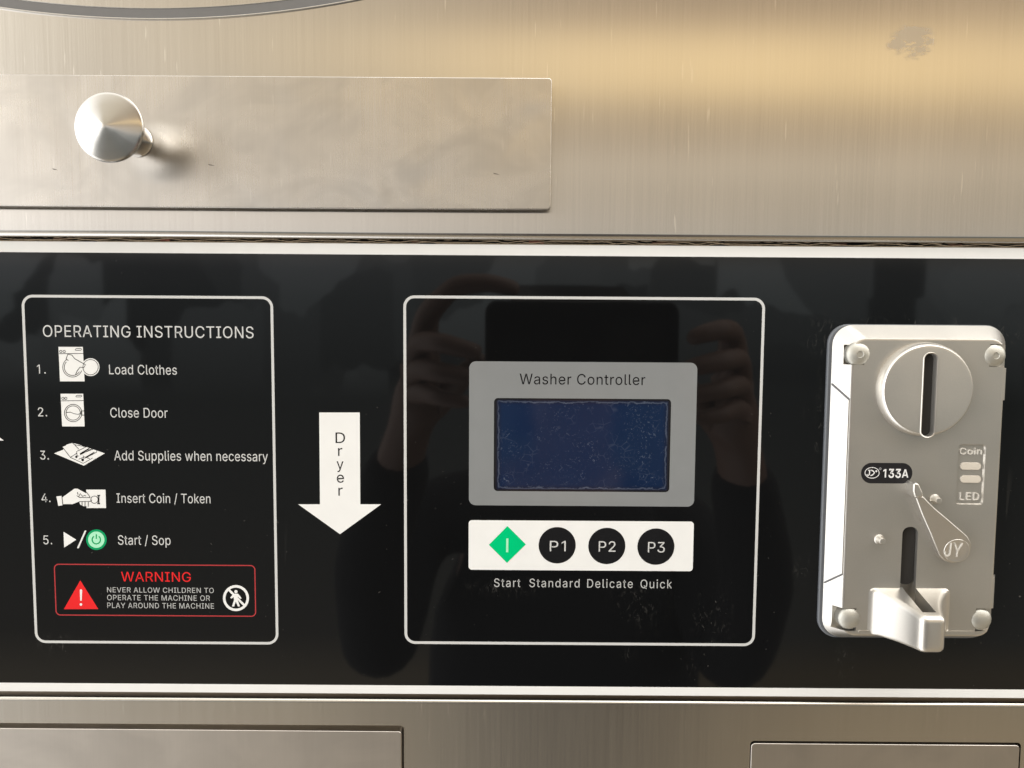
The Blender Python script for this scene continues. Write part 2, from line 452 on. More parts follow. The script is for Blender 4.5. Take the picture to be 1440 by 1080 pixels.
'M':(628,'60 0 60 509 152 509 277 187 280 179 284 170 287 159 291 147 295 135 299 123 303 110 307 97 311 84 315 71 319 60 322 49 307 49 311 59 314 71 318 83 322 95 326 108 330 121 334 134 338 146 342 158 346 169 349 179 352 187 476 509 568 509 568 0 504 0 504 291 504 302 504 314 504 327 505 340 505 354 505 369 505 383 506 398 506 413 506 428 507 443 507 457 513 457 508 441 503 425 498 409 492 393 487 378 482 363 477 348 472 335 467 322 463 310 459 300 456 291 342 0 286 0 170 291 167 300 163 310 159 321 155 333 150 347 145 361 140 376 134 392 129 408 124 424 118 441 112 457 119 457 119 444 120 430 120 416 120 401 121 386 121 372 121 357 121 342 122 328 122 315 122 302 122 291 122 0','0 73 1 73 2 1 73 74 2 74 3 2 28 45 29 45 30 29 45 46 30 46 31 30 0 72 73 75 3 74 28 44 45 47 31 46 76 3 75 28 48 44 48 43 44 48 43 47 43 31 47 0 76 72 76 71 72 0 77 76 71 3 76 42 31 43 28 49 48 70 3 71 0 78 77 41 31 42 28 50 49 69 3 70 0 79 78 40 31 41 28 51 50 68 3 69 0 80 79 39 31 40 28 52 51 67 3 68 0 81 80 38 31 39 28 53 52 66 3 67 0 82 81 37 31 38 28 54 53 65 3 66 0 83 82 36 31 37 28 55 54 64 3 65 0 84 83 35 31 36 28 56 55 63 3 64 0 85 84 34 31 35 28 57 56 62 3 63 0 86 85 33 31 34 28 58 57 61 3 62 0 87 86 60 3 61 28 59 58 32 31 33 60 4 3 27 59 28 60 5 4 26 59 27 60 6 5 25 59 26 60 7 6 24 59 25 60 8 7 23 59 24 60 9 8 22 59 23 60 10 9 21 59 22 60 11 10 20 59 21 60 12 11 19 59 20 60 18 12 18 13 12 18 13 19 13 59 19 14 59 13 60 17 18 15 59 14 60 16 17 60 15 16 60 59 15'),
'N':(523,'60 0 60 509 136 509 343 183 349 174 355 163 363 151 371 137 379 122 388 107 396 90 405 73 414 55 405 54 403 72 402 90 401 108 400 126 399 142 399 157 399 171 399 184 399 195 399 509 463 509 463 0 387 0 202 290 194 303 186 317 177 331 168 346 159 363 148 381 136 402 123 425 108 452 119 454 120 429 121 406 122 384 123 363 124 345 124 328 125 313 125 301 125 291 125 0','0 36 1 36 2 1 36 37 2 37 3 2 22 24 23 22 25 24 38 3 37 0 38 36 38 35 36 0 39 38 35 3 38 34 3 35 0 40 39 33 3 34 0 41 40 32 3 33 0 42 41 31 3 32 30 3 31 0 43 42 29 3 30 0 44 43 28 3 29 0 45 44 27 3 28 0 46 45 0 47 46 26 3 27 21 25 22 20 25 21 26 4 3 26 5 4 19 25 20 26 6 5 18 25 19 26 7 6 17 25 18 26 8 7 16 25 17 26 9 8 15 25 16 26 10 9 14 11 15 11 25 15 26 14 10 14 11 10 12 25 11 26 13 14 13 25 12 26 25 13'),
'O':(533,'267 -7 225 -3 186 7 150 25 119 49 92 79 70 115 53 157 44 203 40 254 44 305 53 352 70 393 92 429 119 459 150 484 186 501 225 512 267 516 309 512 348 501 384 484 415 459 442 429 464 393 480 352 490 305 493 254 490 203 480 157 464 115 442 79 415 49 384 25 348 7 309 -3 267 53 296 55 324 63 349 76 372 94 392 116 408 144 420 176 428 213 430 254 428 295 420 332 408 365 392 392 372 415 349 433 324 446 296 453 267 456 237 453 210 445 184 433 161 415 142 392 125 364 113 332 106 295 103 254 106 213 113 176 125 144 142 117 161 94 184 76 210 63 237 55','17 19 18 16 19 17 16 20 19 15 20 16 15 21 20 14 21 15 14 22 21 13 55 14 55 54 14 54 22 14 54 53 22 53 23 22 52 23 53 13 56 55 51 23 52 13 57 56 50 23 51 13 58 57 50 24 23 12 58 13 49 24 50 12 59 58 11 59 12 49 25 24 48 25 49 11 60 59 47 25 48 11 61 60 10 61 11 47 26 25 46 26 47 10 62 61 9 62 10 46 27 26 45 27 46 9 63 62 8 63 9 8 64 63 44 27 45 44 28 27 8 65 64 43 28 44 7 65 8 43 29 28 7 66 65 42 29 43 6 66 7 42 30 29 6 67 66 41 30 42 6 68 67 40 30 41 5 68 6 40 31 30 5 69 68 39 31 40 39 32 31 4 69 5 4 70 69 38 32 39 4 71 70 37 32 38 4 36 71 36 32 37 4 32 36 4 33 32 3 33 4 2 33 3 2 34 33 1 34 2 1 35 34 1 0 35'),
'P':(445,'60 0 60 509 235 509 272 506 305 499 332 487 356 471 375 452 390 430 400 404 407 377 409 348 407 318 400 291 390 265 375 243 356 223 332 207 305 195 272 188 235 186 109 186 109 242 233 242 257 244 279 248 297 256 312 266 324 279 333 294 339 310 343 328 344 348 343 367 339 385 333 402 324 416 312 428 297 439 279 446 257 451 232 452 125 452 125 0','0 42 1 42 2 1 42 3 2 42 4 3 42 5 4 42 6 5 42 7 6 42 41 7 41 40 7 40 8 7 0 22 42 22 43 42 39 8 40 38 8 39 37 8 38 37 9 8 36 9 37 35 9 36 35 10 9 34 10 35 33 10 34 33 11 10 32 11 33 31 11 32 31 12 11 30 12 31 30 13 12 29 13 30 28 13 29 28 14 13 27 14 28 26 14 27 26 15 14 25 15 26 24 15 25 23 15 24 23 16 15 0 21 22 43 23 22 43 20 23 20 16 23 20 17 16 20 18 17 20 19 18 0 20 21 0 43 20'),
'Q':(533,'245 159 313 159 369 85 384 65 468 -48 401 -48 346 27 331 46 267 -7 225 -3 186 7 150 25 119 49 92 79 70 115 53 157 44 203 40 254 44 305 53 352 70 393 92 429 119 459 150 484 186 501 225 512 267 516 309 512 348 501 384 484 415 459 442 429 464 393 480 352 490 305 493 254 490 203 480 157 464 115 442 79 415 49 384 25 348 7 309 -3 267 53 296 55 324 63 349 76 372 94 392 116 408 144 420 176 428 213 430 254 428 295 420 332 408 365 392 392 372 415 349 433 324 446 296 453 267 456 237 453 210 445 184 433 161 415 142 392 125 364 113 332 106 295 103 254 106 213 113 176 125 144 142 117 161 94 184 76 210 63 237 55','25 27 26 24 27 25 24 28 27 23 28 24 23 29 28 22 29 23 22 30 29 21 63 22 63 62 22 62 30 22 62 61 30 61 31 30 60 31 61 21 64 63 59 31 60 21 65 64 58 31 59 21 66 65 58 32 31 20 66 21 57 32 58 20 67 66 19 67 20 57 33 32 56 33 57 19 68 67 55 33 56 19 69 68 18 69 19 55 34 33 54 34 55 18 70 69 17 70 18 54 35 34 53 35 54 17 71 70 16 71 17 16 72 71 52 35 53 52 36 35 16 73 72 51 36 52 15 73 16 51 37 36 15 74 73 50 37 51 7 46 0 46 1 0 46 47 1 47 2 1 14 74 15 50 38 37 14 75 74 49 38 50 14 76 75 48 38 49 13 76 14 48 39 38 13 77 76 47 2 48 2 39 48 3 39 2 3 40 39 12 77 13 12 78 77 4 40 3 12 79 78 45 7 46 12 44 79 44 7 45 12 7 44 41 4 40 11 7 12 11 6 7 11 42 6 42 5 6 10 42 11 42 4 41 9 42 10 9 43 42 5 4 42 9 8 43'),
'R':(449,'60 0 60 509 236 509 273 506 305 500 333 489 356 473 376 455 390 433 401 408 407 381 409 352 407 323 401 296 390 271 376 250 356 232 333 217 305 206 273 200 236 198 96 198 96 255 234 255 258 256 280 260 298 267 313 276 325 287 334 300 340 316 344 333 345 352 344 371 340 389 334 405 325 419 313 430 298 440 279 446 258 451 233 452 125 452 125 0 353 0 230 229 303 229 428 0','0 22 1 22 42 1 42 2 1 42 3 2 42 4 3 42 5 4 42 6 5 42 7 6 42 41 7 41 40 7 40 8 7 22 43 42 39 8 40 38 8 39 37 8 38 37 9 8 36 9 37 35 9 36 35 10 9 34 10 35 33 10 34 33 11 10 32 11 33 31 11 32 31 12 11 30 12 31 30 13 12 29 13 30 28 13 29 28 14 13 27 14 28 26 14 27 26 15 14 25 15 26 24 15 25 23 15 24 0 21 22 43 23 22 43 45 23 45 15 23 45 16 15 45 46 16 46 17 16 43 20 45 20 44 45 47 17 46 18 47 17 19 47 18 20 47 19 0 20 21 0 43 20 44 47 20'),
'S':(447,'224 -9 188 -7 156 -1 128 9 102 23 81 40 64 60 51 83 42 109 38 137 104 137 108 118 114 102 123 88 136 76 150 66 166 59 185 53 204 50 224 49 246 50 267 54 286 60 303 69 317 79 329 92 338 106 344 122 346 139 344 154 340 168 332 179 322 189 310 197 296 205 280 211 263 217 245 222 184 239 145 253 112 269 86 289 67 313 56 341 52 372 54 400 62 425 75 448 92 468 113 484 138 498 165 508 195 514 227 516 259 514 289 508 316 498 340 484 360 468 377 449 390 427 398 403 401 378 337 378 332 402 320 421 302 437 280 449 254 456 225 459 204 457 185 454 167 448 152 440 139 430 129 418 121 405 117 391 115 376 117 359 122 345 131 334 142 324 155 315 169 308 184 302 198 297 212 293 264 279 279 275 295 270 312 264 328 256 344 248 359 238 372 226 384 213 395 198 402 180 407 161 408 139 406 112 399 87 386 64 370 43 349 25 323 11 294 0 261 -7','52 54 53 51 54 52 51 55 54 50 55 51 50 56 55 49 56 50 49 57 56 48 57 49 48 58 57 48 59 58 47 70 48 70 69 48 69 59 48 68 59 69 47 71 70 67 59 68 47 72 71 66 59 67 66 60 59 46 72 47 46 73 72 46 74 73 65 60 66 46 75 74 65 61 60 45 75 46 64 61 65 45 76 75 45 77 76 64 62 61 63 62 64 44 77 45 44 78 77 44 79 78 43 79 44 43 80 79 43 81 80 42 81 43 42 82 81 42 83 82 42 84 83 41 84 42 41 85 84 41 86 85 41 87 86 41 88 87 40 88 41 40 89 88 40 90 89 40 91 90 39 91 40 39 92 91 39 93 92 38 93 39 38 94 93 37 94 38 37 95 94 37 96 95 36 96 37 35 96 36 35 97 96 34 97 35 33 97 34 33 98 97 32 98 33 31 98 32 31 99 98 30 99 31 29 99 30 29 100 99 28 100 29 27 100 28 27 101 100 8 10 9 8 11 10 26 101 27 8 12 11 26 102 101 7 12 8 25 102 26 7 13 12 24 102 25 7 14 13 24 103 102 6 14 7 23 103 24 6 15 14 22 103 23 6 16 15 22 104 103 21 104 22 5 16 6 5 17 16 20 104 21 5 18 17 19 104 20 5 19 18 5 104 19 5 105 104 4 105 5 4 106 105 3 106 4 3 107 106 2 107 3 2 108 107 1 108 2 1 0 108'),
'T':(449,'32 452 32 509 417 509 417 452 257 452 257 0 193 0 193 452','0 2 1 0 3 2 7 3 0 6 4 7 4 3 7 6 5 4'),
'U':(517,'259 -8 220 -6 186 2 154 15 126 33 103 55 85 80 71 108 63 140 60 173 60 509 124 509 124 178 126 155 132 133 141 113 153 95 169 80 187 68 208 59 232 53 259 52 285 53 309 59 331 68 349 80 364 95 377 113 385 133 391 155 393 178 393 509 457 509 457 173 454 140 446 108 433 80 414 55 391 33 363 15 332 2 297 -6','9 11 10 9 12 11 30 32 31 30 33 32 9 13 12 29 33 30 8 13 9 29 34 33 8 14 13 28 34 29 7 14 8 28 35 34 27 35 28 7 15 14 7 16 15 26 35 27 6 16 7 26 36 35 6 17 16 25 36 26 6 18 17 24 36 25 5 18 6 24 37 36 5 19 18 23 37 24 5 20 19 22 37 23 22 38 37 4 20 5 4 21 20 21 38 22 4 38 21 3 38 4 3 39 38 2 39 3 2 40 39 1 40 2 1 41 40 0 41 1'),
'V':(480,'204 0 16 509 84 509 192 206 199 187 207 164 215 137 225 106 236 71 248 31 235 31 247 71 257 107 267 138 276 165 283 187 290 206 395 509 463 509 278 0','0 2 1 0 3 2 16 18 17 16 19 18 0 4 3 15 19 16 14 19 15 0 5 4 13 19 14 0 6 5 12 19 13 0 7 6 11 19 12 0 8 7 10 9 11 9 19 11 0 9 8 0 19 9'),
'W':(686,'155 0 16 509 82 509 163 196 167 179 172 162 175 145 179 128 183 111 187 94 190 76 194 58 197 40 189 40 193 58 196 76 200 94 203 111 207 128 211 145 215 162 220 179 224 196 306 509 380 509 462 196 466 179 470 162 474 145 478 128 482 111 486 94 490 76 494 58 497 40 488 40 492 58 495 76 499 94 503 111 506 128 510 145 515 162 519 179 523 196 603 509 670 509 530 0 455 0 368 323 362 345 357 368 351 391 346 417 341 445 336 475 350 475 345 446 340 420 335 395 330 371 324 347 318 323 230 0','0 2 1 0 3 2 22 55 23 55 24 23 55 56 24 56 25 24 44 46 45 44 47 46 22 54 55 57 25 56 58 53 57 53 25 57 22 58 54 58 53 54 22 59 58 52 25 53 22 60 59 51 25 52 22 61 60 50 25 51 22 62 61 49 25 50 22 63 62 48 25 49 0 4 3 21 63 22 48 26 25 43 47 44 0 5 4 20 63 21 48 27 26 42 47 43 0 6 5 19 63 20 48 28 27 41 47 42 0 7 6 18 63 19 48 29 28 40 47 41 0 8 7 17 63 18 48 30 29 39 47 40 0 9 8 16 63 17 48 31 30 38 47 39 0 10 9 15 63 16 48 32 31 37 47 38 0 14 10 14 11 10 48 36 32 36 33 32 14 11 15 11 63 15 36 33 37 33 47 37 12 63 11 34 47 33 0 13 14 48 35 36 0 12 13 0 63 12 48 34 35 48 47 34'),
'Y':(472,'203 0 203 208 16 509 91 509 192 344 203 327 213 309 222 292 231 274 240 254 250 230 224 230 233 254 242 275 251 293 260 310 270 327 280 344 381 509 455 509 268 208 268 0','1 3 2 1 4 3 17 19 18 17 20 19 1 5 4 16 20 17 15 20 16 1 6 5 14 20 15 1 7 6 13 20 14 1 8 7 12 9 13 9 20 13 1 12 8 12 9 8 1 11 12 10 20 9 1 10 11 1 20 10 0 20 1 0 21 20'),
'a':(389,'160 -9 137 -7 115 -3 94 5 76 15 60 29 48 45 38 63 32 84 30 108 32 128 36 146 43 161 53 174 64 184 78 193 92 200 108 206 125 211 143 214 161 217 178 220 200 223 218 225 234 227 247 229 257 231 265 235 271 240 274 246 276 255 276 257 275 272 272 285 267 297 260 307 251 315 240 322 227 327 212 330 196 331 178 330 163 327 149 322 137 316 127 309 118 301 110 292 104 283 100 274 41 291 51 313 64 331 79 346 95 358 114 368 133 375 153 380 173 383 194 384 208 384 223 382 239 379 255 375 271 369 286 360 300 350 312 336 322 320 330 301 335 278 337 251 337 0 277 0 277 52 272 52 267 43 260 34 252 25 242 16 229 8 215 1 199 -4 181 -7 170 45 192 47 211 51 228 59 242 68 254 80 263 93 270 108 274 122 276 138 276 190 272 187 267 184 259 182 251 180 241 178 231 176 221 174 210 173 200 171 191 170 182 169 175 168 161 166 147 163 134 159 122 153 112 147 103 139 97 130 93 118 92 105 93 93 96 82 102 72 109 64 119 57 130 52 142 48 156 46','58 60 59 58 61 60 57 61 58 57 62 61 56 62 57 56 63 62 55 63 56 55 64 63 55 65 64 54 65 55 54 66 65 53 66 54 53 67 66 52 67 53 52 40 67 40 39 67 39 68 67 51 41 52 41 40 52 51 42 41 38 68 39 51 43 42 37 68 38 51 44 43 36 68 37 36 69 68 51 45 44 35 69 36 50 45 51 50 46 45 34 69 35 34 70 69 50 47 46 33 70 34 50 48 47 49 48 50 32 70 33 32 71 70 31 71 32 30 71 31 29 71 30 29 72 71 28 72 29 27 72 28 26 94 27 94 72 27 25 94 26 24 94 25 23 94 24 22 94 23 21 94 22 20 94 21 19 94 20 18 94 19 17 94 18 16 94 17 15 94 16 14 94 15 14 95 94 93 72 94 14 96 95 14 97 96 13 97 14 13 98 97 13 99 98 13 100 99 13 101 100 13 102 101 12 102 13 12 103 102 12 104 103 12 105 104 12 106 105 12 107 106 12 108 107 12 109 108 11 109 12 11 110 109 11 111 110 11 112 111 10 112 11 10 113 112 92 72 93 10 114 113 9 114 10 91 72 92 9 115 114 8 115 9 90 72 91 8 116 115 89 72 90 8 117 116 7 117 8 7 118 117 88 74 89 74 72 89 7 119 118 87 74 88 7 120 119 6 120 7 86 75 87 75 74 87 6 121 120 6 122 121 86 76 75 73 72 74 85 76 86 6 123 122 84 76 85 6 84 123 6 76 84 5 76 6 5 77 76 5 78 77 4 78 5 4 79 78 4 80 79 3 80 4 3 81 80 2 81 3 2 82 81 1 82 2 1 83 82 0 83 1'),
'c':(396,'207 -8 174 -5 144 3 117 16 93 35 72 58 56 85 44 116 37 150 34 187 37 225 44 260 56 291 72 318 93 341 117 360 144 374 174 382 207 384 226 384 243 381 260 377 276 371 291 364 305 356 318 346 330 335 340 322 349 308 356 293 362 277 303 262 300 272 295 281 290 289 284 297 278 304 270 311 261 316 252 321 242 325 231 328 220 329 207 330 184 328 163 321 145 310 130 296 118 278 108 258 102 236 98 212 96 187 98 163 102 139 108 117 118 97 130 80 145 66 163 55 184 49 207 46 220 47 232 49 243 52 253 55 262 60 271 66 279 73 285 80 292 89 297 98 301 107 304 117 363 102 357 86 350 70 341 56 331 43 319 32 306 21 292 12 277 5 261 -1 244 -5 226 -7','17 19 18 17 20 19 16 20 17 16 21 20 16 22 21 15 22 16 15 23 22 15 24 23 14 24 15 14 25 24 14 26 25 13 43 14 43 26 14 43 42 26 42 27 26 13 44 43 41 27 42 13 45 44 40 27 41 39 27 40 39 28 27 13 46 45 38 28 39 12 46 13 37 28 38 36 28 37 12 47 46 36 29 28 35 29 36 34 29 35 12 48 47 34 30 29 11 48 12 33 30 34 32 30 33 11 49 48 32 31 30 10 49 11 10 50 49 10 51 50 9 51 10 9 52 51 8 52 9 8 53 52 8 54 53 7 54 8 7 55 54 7 56 55 72 74 73 6 56 7 71 74 72 71 75 74 70 75 71 6 57 56 69 75 70 69 76 75 5 57 6 5 58 57 68 76 69 67 76 68 67 77 76 66 77 67 5 59 58 65 77 66 4 59 5 65 78 77 64 78 65 4 60 59 63 78 64 62 78 63 4 61 60 61 78 62 4 78 61 4 79 78 3 79 4 3 80 79 3 81 80 2 81 3 2 82 81 2 83 82 1 83 2 1 84 83 1 85 84 0 85 1'),
'd':(424,'195 -8 165 -6 137 3 111 16 89 34 70 57 55 84 43 116 36 151 34 189 36 227 43 261 55 293 70 320 89 342 112 361 137 374 165 382 196 384 218 383 237 379 253 373 267 364 278 355 287 346 295 336 301 327 306 319 311 319 311 509 372 509 372 0 313 0 313 59 307 59 301 50 295 41 287 31 277 21 266 12 252 4 236 -3 217 -7 205 47 226 49 246 55 263 65 278 78 290 95 299 115 306 138 310 162 312 189 310 216 306 241 300 263 290 282 278 299 263 312 246 322 227 328 205 330 182 328 162 322 145 311 130 298 118 281 108 261 102 239 98 215 96 189 98 163 102 139 109 117 118 97 130 80 145 66 162 55 182 49','28 30 29 28 31 30 17 19 18 17 20 19 16 20 17 16 21 20 15 21 16 15 22 21 15 23 22 14 23 15 14 24 23 14 25 24 13 61 14 61 25 14 61 26 25 13 62 61 60 26 61 59 26 60 13 63 62 59 27 26 58 27 59 13 64 63 12 64 13 58 28 27 58 57 28 57 56 28 56 55 28 55 54 28 54 31 28 12 65 64 12 66 65 11 66 12 11 67 66 10 67 11 10 68 67 53 31 54 10 69 68 9 69 10 52 31 53 9 70 69 9 71 70 51 31 52 8 71 9 8 72 71 50 31 51 7 72 8 7 73 72 49 31 50 7 74 73 6 74 7 48 31 49 6 75 74 47 33 48 33 31 48 5 75 6 5 76 75 46 33 47 5 77 76 45 34 46 34 33 46 45 35 34 32 31 33 4 77 5 4 78 77 44 35 45 44 36 35 4 43 78 43 36 44 4 36 43 4 37 36 3 37 4 3 38 37 3 39 38 2 39 3 2 40 39 2 41 40 1 41 2 1 42 41 0 42 1'),
'e':(404,'212 -8 177 -5 145 3 117 16 92 35 72 58 56 85 44 116 37 150 34 187 36 224 44 258 55 290 71 317 91 340 115 359 142 373 172 382 205 384 226 383 246 380 266 374 285 366 303 355 319 341 334 324 347 305 357 282 365 256 370 227 371 194 371 169 75 169 75 221 338 221 310 202 308 226 304 248 298 269 288 286 277 301 263 314 246 323 227 328 205 330 183 328 164 323 146 313 131 301 119 286 109 270 102 251 97 231 96 211 96 178 98 151 102 127 110 106 121 88 135 73 151 61 169 53 190 48 212 46 227 47 241 49 254 53 265 58 276 65 285 73 294 82 300 93 306 105 365 91 358 72 348 55 335 39 320 26 302 14 283 4 261 -3 237 -7','17 19 18 17 20 19 16 20 17 16 21 20 16 22 21 15 22 16 15 23 22 14 23 15 14 24 23 14 25 24 13 45 14 45 44 14 44 25 14 43 25 44 42 25 43 13 46 45 42 26 25 41 26 42 13 47 46 12 47 13 40 26 41 12 48 47 40 27 26 39 27 40 12 49 48 11 49 12 11 50 49 38 27 39 38 28 27 11 51 50 37 28 38 10 51 11 37 29 28 10 52 51 36 29 37 10 33 52 33 53 52 36 34 29 34 30 29 35 34 36 9 33 10 9 32 33 53 34 33 53 30 34 54 30 53 54 31 30 8 32 9 55 31 54 8 31 32 8 55 31 8 56 55 7 56 8 7 57 56 6 57 7 6 58 57 71 73 72 70 73 71 70 74 73 6 59 58 5 59 6 69 74 70 5 60 59 68 74 69 68 75 74 67 75 68 5 61 60 66 75 67 4 61 5 66 76 75 4 62 61 65 76 66 64 76 65 4 63 62 63 76 64 4 76 63 4 77 76 3 77 4 3 78 77 2 78 3 2 79 78 2 80 79 1 80 2 1 81 80 0 81 1'),
'h':(410,'114 227 114 0 53 0 53 509 114 509 114 287 102 287 116 319 132 344 152 362 175 374 200 382 227 384 252 383 275 377 295 369 313 356 328 340 341 321 350 298 355 271 357 240 357 0 296 0 296 235 293 263 286 286 273 304 256 318 235 326 210 329 192 328 176 324 161 317 147 308 136 297 126 283 119 266 115 248','2 4 3 2 6 4 6 5 4 11 13 12 11 14 13 10 14 11 10 15 14 9 15 10 9 16 15 8 16 9 8 17 16 7 31 8 31 17 8 31 30 17 30 18 17 29 18 30 7 32 31 28 18 29 7 33 32 28 19 18 6 33 7 27 19 28 6 34 33 6 35 34 26 19 27 26 20 19 6 36 35 2 37 6 37 36 6 25 20 26 25 21 20 2 38 37 24 21 25 2 0 38 24 22 21 23 22 24 2 1 0'),
'i':(167,'84 443 73 444 63 448 54 455 47 463 43 472 41 483 43 494 47 504 54 512 63 518 73 522 84 524 95 522 105 518 114 512 121 504 125 494 126 483 125 472 121 463 114 455 105 448 95 444 53 0 53 379 114 379 114 0','24 26 25 24 27 26 11 13 12 10 13 11 10 14 13 9 14 10 9 15 14 8 15 9 8 16 15 7 16 8 7 17 16 6 17 7 6 18 17 5 18 6 5 19 18 4 19 5 4 20 19 3 20 4 3 21 20 2 21 3 2 22 21 1 22 2 1 23 22 0 23 1'),
'k':(381,'110 137 110 212 121 212 284 379 360 379 184 199 177 199 53 0 53 509 114 509 114 0 294 0 148 186 191 229 372 0','7 9 8 7 1 9 1 10 9 2 4 3 2 13 4 13 5 4 2 12 13 5 14 13 7 0 1 10 2 1 10 12 2 0 5 6 0 14 5 10 11 12 7 14 0 10 14 7 11 14 10'),
'l':(189,'139 -2 112 0 91 8 74 20 62 37 55 59 53 84 53 509 114 509 114 99 114 83 117 71 120 62 126 57 135 53 146 52 152 52 157 52 160 53 164 53 167 54 170 54 181 3 175 1 169 0 162 -1 154 -2 147 -2','6 8 7 6 9 8 6 10 9 5 10 6 5 11 10 5 12 11 5 13 12 4 13 5 4 14 13 20 22 21 19 22 20 18 22 19 4 15 14 17 22 18 16 22 17 15 22 16 4 22 15 3 22 4 2 22 3 1 22 2 1 23 22 1 24 23 1 25 24 0 25 1 0 26 25 0 27 26'),
'n':(410,'114 227 114 0 53 0 53 379 112 379 112 287 102 287 116 319 132 344 152 362 175 374 200 382 227 384 252 383 275 377 295 369 313 356 328 340 341 321 350 298 355 271 357 240 357 0 296 0 296 235 293 263 286 286 273 304 256 318 235 326 210 329 192 328 176 324 161 317 147 308 136 297 126 283 119 266 115 248','11 13 12 11 14 13 10 14 11 2 4 3 2 6 4 6 5 4 10 15 14 9 15 10 9 16 15 8 16 9 8 17 16 7 31 8 31 17 8 31 30 17 30 18 17 29 18 30 7 32 31 28 18 29 7 33 32 28 19 18 6 33 7 27 19 28 6 34 33 6 35 34 26 19 27 26 20 19 6 36 35 2 37 6 37 36 6 25 20 26 25 21 20 2 38 37 24 21 25 2 0 38 24 22 21 23 22 24 2 1 0'),
'o':(415,'207 -8 174 -5 144 3 117 16 93 35 72 58 56 85 44 116 37 150 34 187 37 225 44 260 56 291 72 318 93 341 117 360 144 374 174 382 207 384 241 382 271 374 299 360 323 341 343 318 359 291 371 260 379 225 381 187 379 150 371 116 359 85 343 58 323 35 299 16 271 3 241 -5 207 46 231 49 252 55 270 66 285 80 298 97 307 117 314 139 318 163 319 187 318 212 314 236 307 258 298 278 285 296 270 310 252 321 231 328 207 330 184 328 163 321 145 310 130 296 118 278 108 258 102 236 98 212 96 187 98 163 102 139 108 117 118 97 130 80 145 66 163 55 184 49','17 19 18 16 19 17 16 20 19 15 20 16 15 21 20 14 21 15 14 22 21 13 22 14 13 54 22 54 23 22 13 55 54 53 23 54 13 56 55 52 23 53 13 57 56 51 23 52 12 57 13 51 24 23 12 58 57 50 24 51 12 59 58 49 24 50 11 59 12 49 25 24 11 60 59 48 25 49 10 60 11 48 26 25 10 61 60 47 26 48 10 62 61 46 26 47 46 27 26 9 62 10 9 63 62 45 27 46 8 63 9 8 64 63 44 27 45 44 28 27 8 65 64 43 28 44 43 29 28 7 65 8 7 66 65 42 29 43 7 67 66 41 29 42 6 67 7 41 30 29 6 68 67 40 30 41 5 68 6 40 31 30 5 69 68 39 31 40 5 70 69 38 31 39 4 70 5 38 32 31 4 71 70 37 32 38 4 36 71 36 32 37 4 32 36 3 32 4 3 33 32 2 33 3 2 34 33 1 34 2 1 35 34 0 35 1'),
'p':(424,'53 -143 53 379 112 379 112 319 118 319 123 327 130 336 137 346 147 355 158 364 171 373 188 379 207 383 229 384 259 382 287 374 313 361 335 342 354 320 370 293 381 261 388 227 390 189 388 151 381 116 370 84 355 57 336 34 313 16 288 3 260 -6 229 -8 208 -7 189 -3 173 4 159 12 147 21 138 31 130 41 124 50 118 59 114 59 114 -143 220 47 242 49 262 55 279 66 294 80 306 97 316 117 323 139 327 163 328 189 327 215 323 239 316 261 307 281 295 298 280 311 262 322 243 328 220 330 198 328 178 322 161 312 147 299 134 282 125 263 118 241 114 216 113 189 114 162 118 138 125 115 135 95 147 78 162 65 179 55 198 49','12 14 13 11 14 12 11 15 14 0 2 1 0 3 2 10 15 11 10 16 15 9 16 10 8 16 9 8 17 16 7 17 8 6 17 7 6 61 17 61 18 17 5 61 6 5 62 61 60 18 61 5 63 62 59 18 60 4 63 5 4 64 63 58 18 59 58 19 18 0 4 3 0 68 4 68 67 4 67 66 4 66 65 4 65 64 4 57 19 58 56 19 57 56 20 19 55 20 56 55 21 20 54 21 55 0 69 68 53 21 54 53 22 21 0 70 69 52 22 53 0 71 70 51 22 52 51 23 22 50 23 51 0 72 71 50 24 23 49 24 50 0 73 72 48 24 49 48 25 24 0 41 73 41 74 73 47 25 48 41 75 74 47 26 25 46 26 47 41 76 75 45 26 46 41 40 76 40 77 76 0 42 41 39 77 40 45 27 26 44 27 45 39 78 77 38 78 39 43 27 44 38 43 78 38 27 43 37 27 38 37 28 27 36 28 37 35 28 36 35 29 28 34 29 35 33 29 34 33 30 29 32 30 33 32 31 30'),
'r':(259,'53 0 53 379 112 379 112 321 115 321 124 339 137 354 152 367 171 377 191 383 213 385 218 385 223 385 229 384 235 384 240 384 243 384 243 322 241 323 236 324 230 324 223 325 215 326 207 326 190 324 174 321 159 315 146 306 135 296 126 284 119 269 115 254 114 237 114 0','9 11 10 9 12 11 9 13 12 9 14 13 9 15 14 9 16 15 9 17 16 8 17 9 0 2 1 0 3 2 7 17 8 6 17 7 5 19 6 19 18 6 18 17 6 4 23 5 23 22 5 22 21 5 21 20 5 20 19 5 4 24 23 4 25 24 0 4 3 0 31 4 31 30 4 30 29 4 29 28 4 28 27 4 27 26 4 26 25 4 0 32 31 0 33 32'),
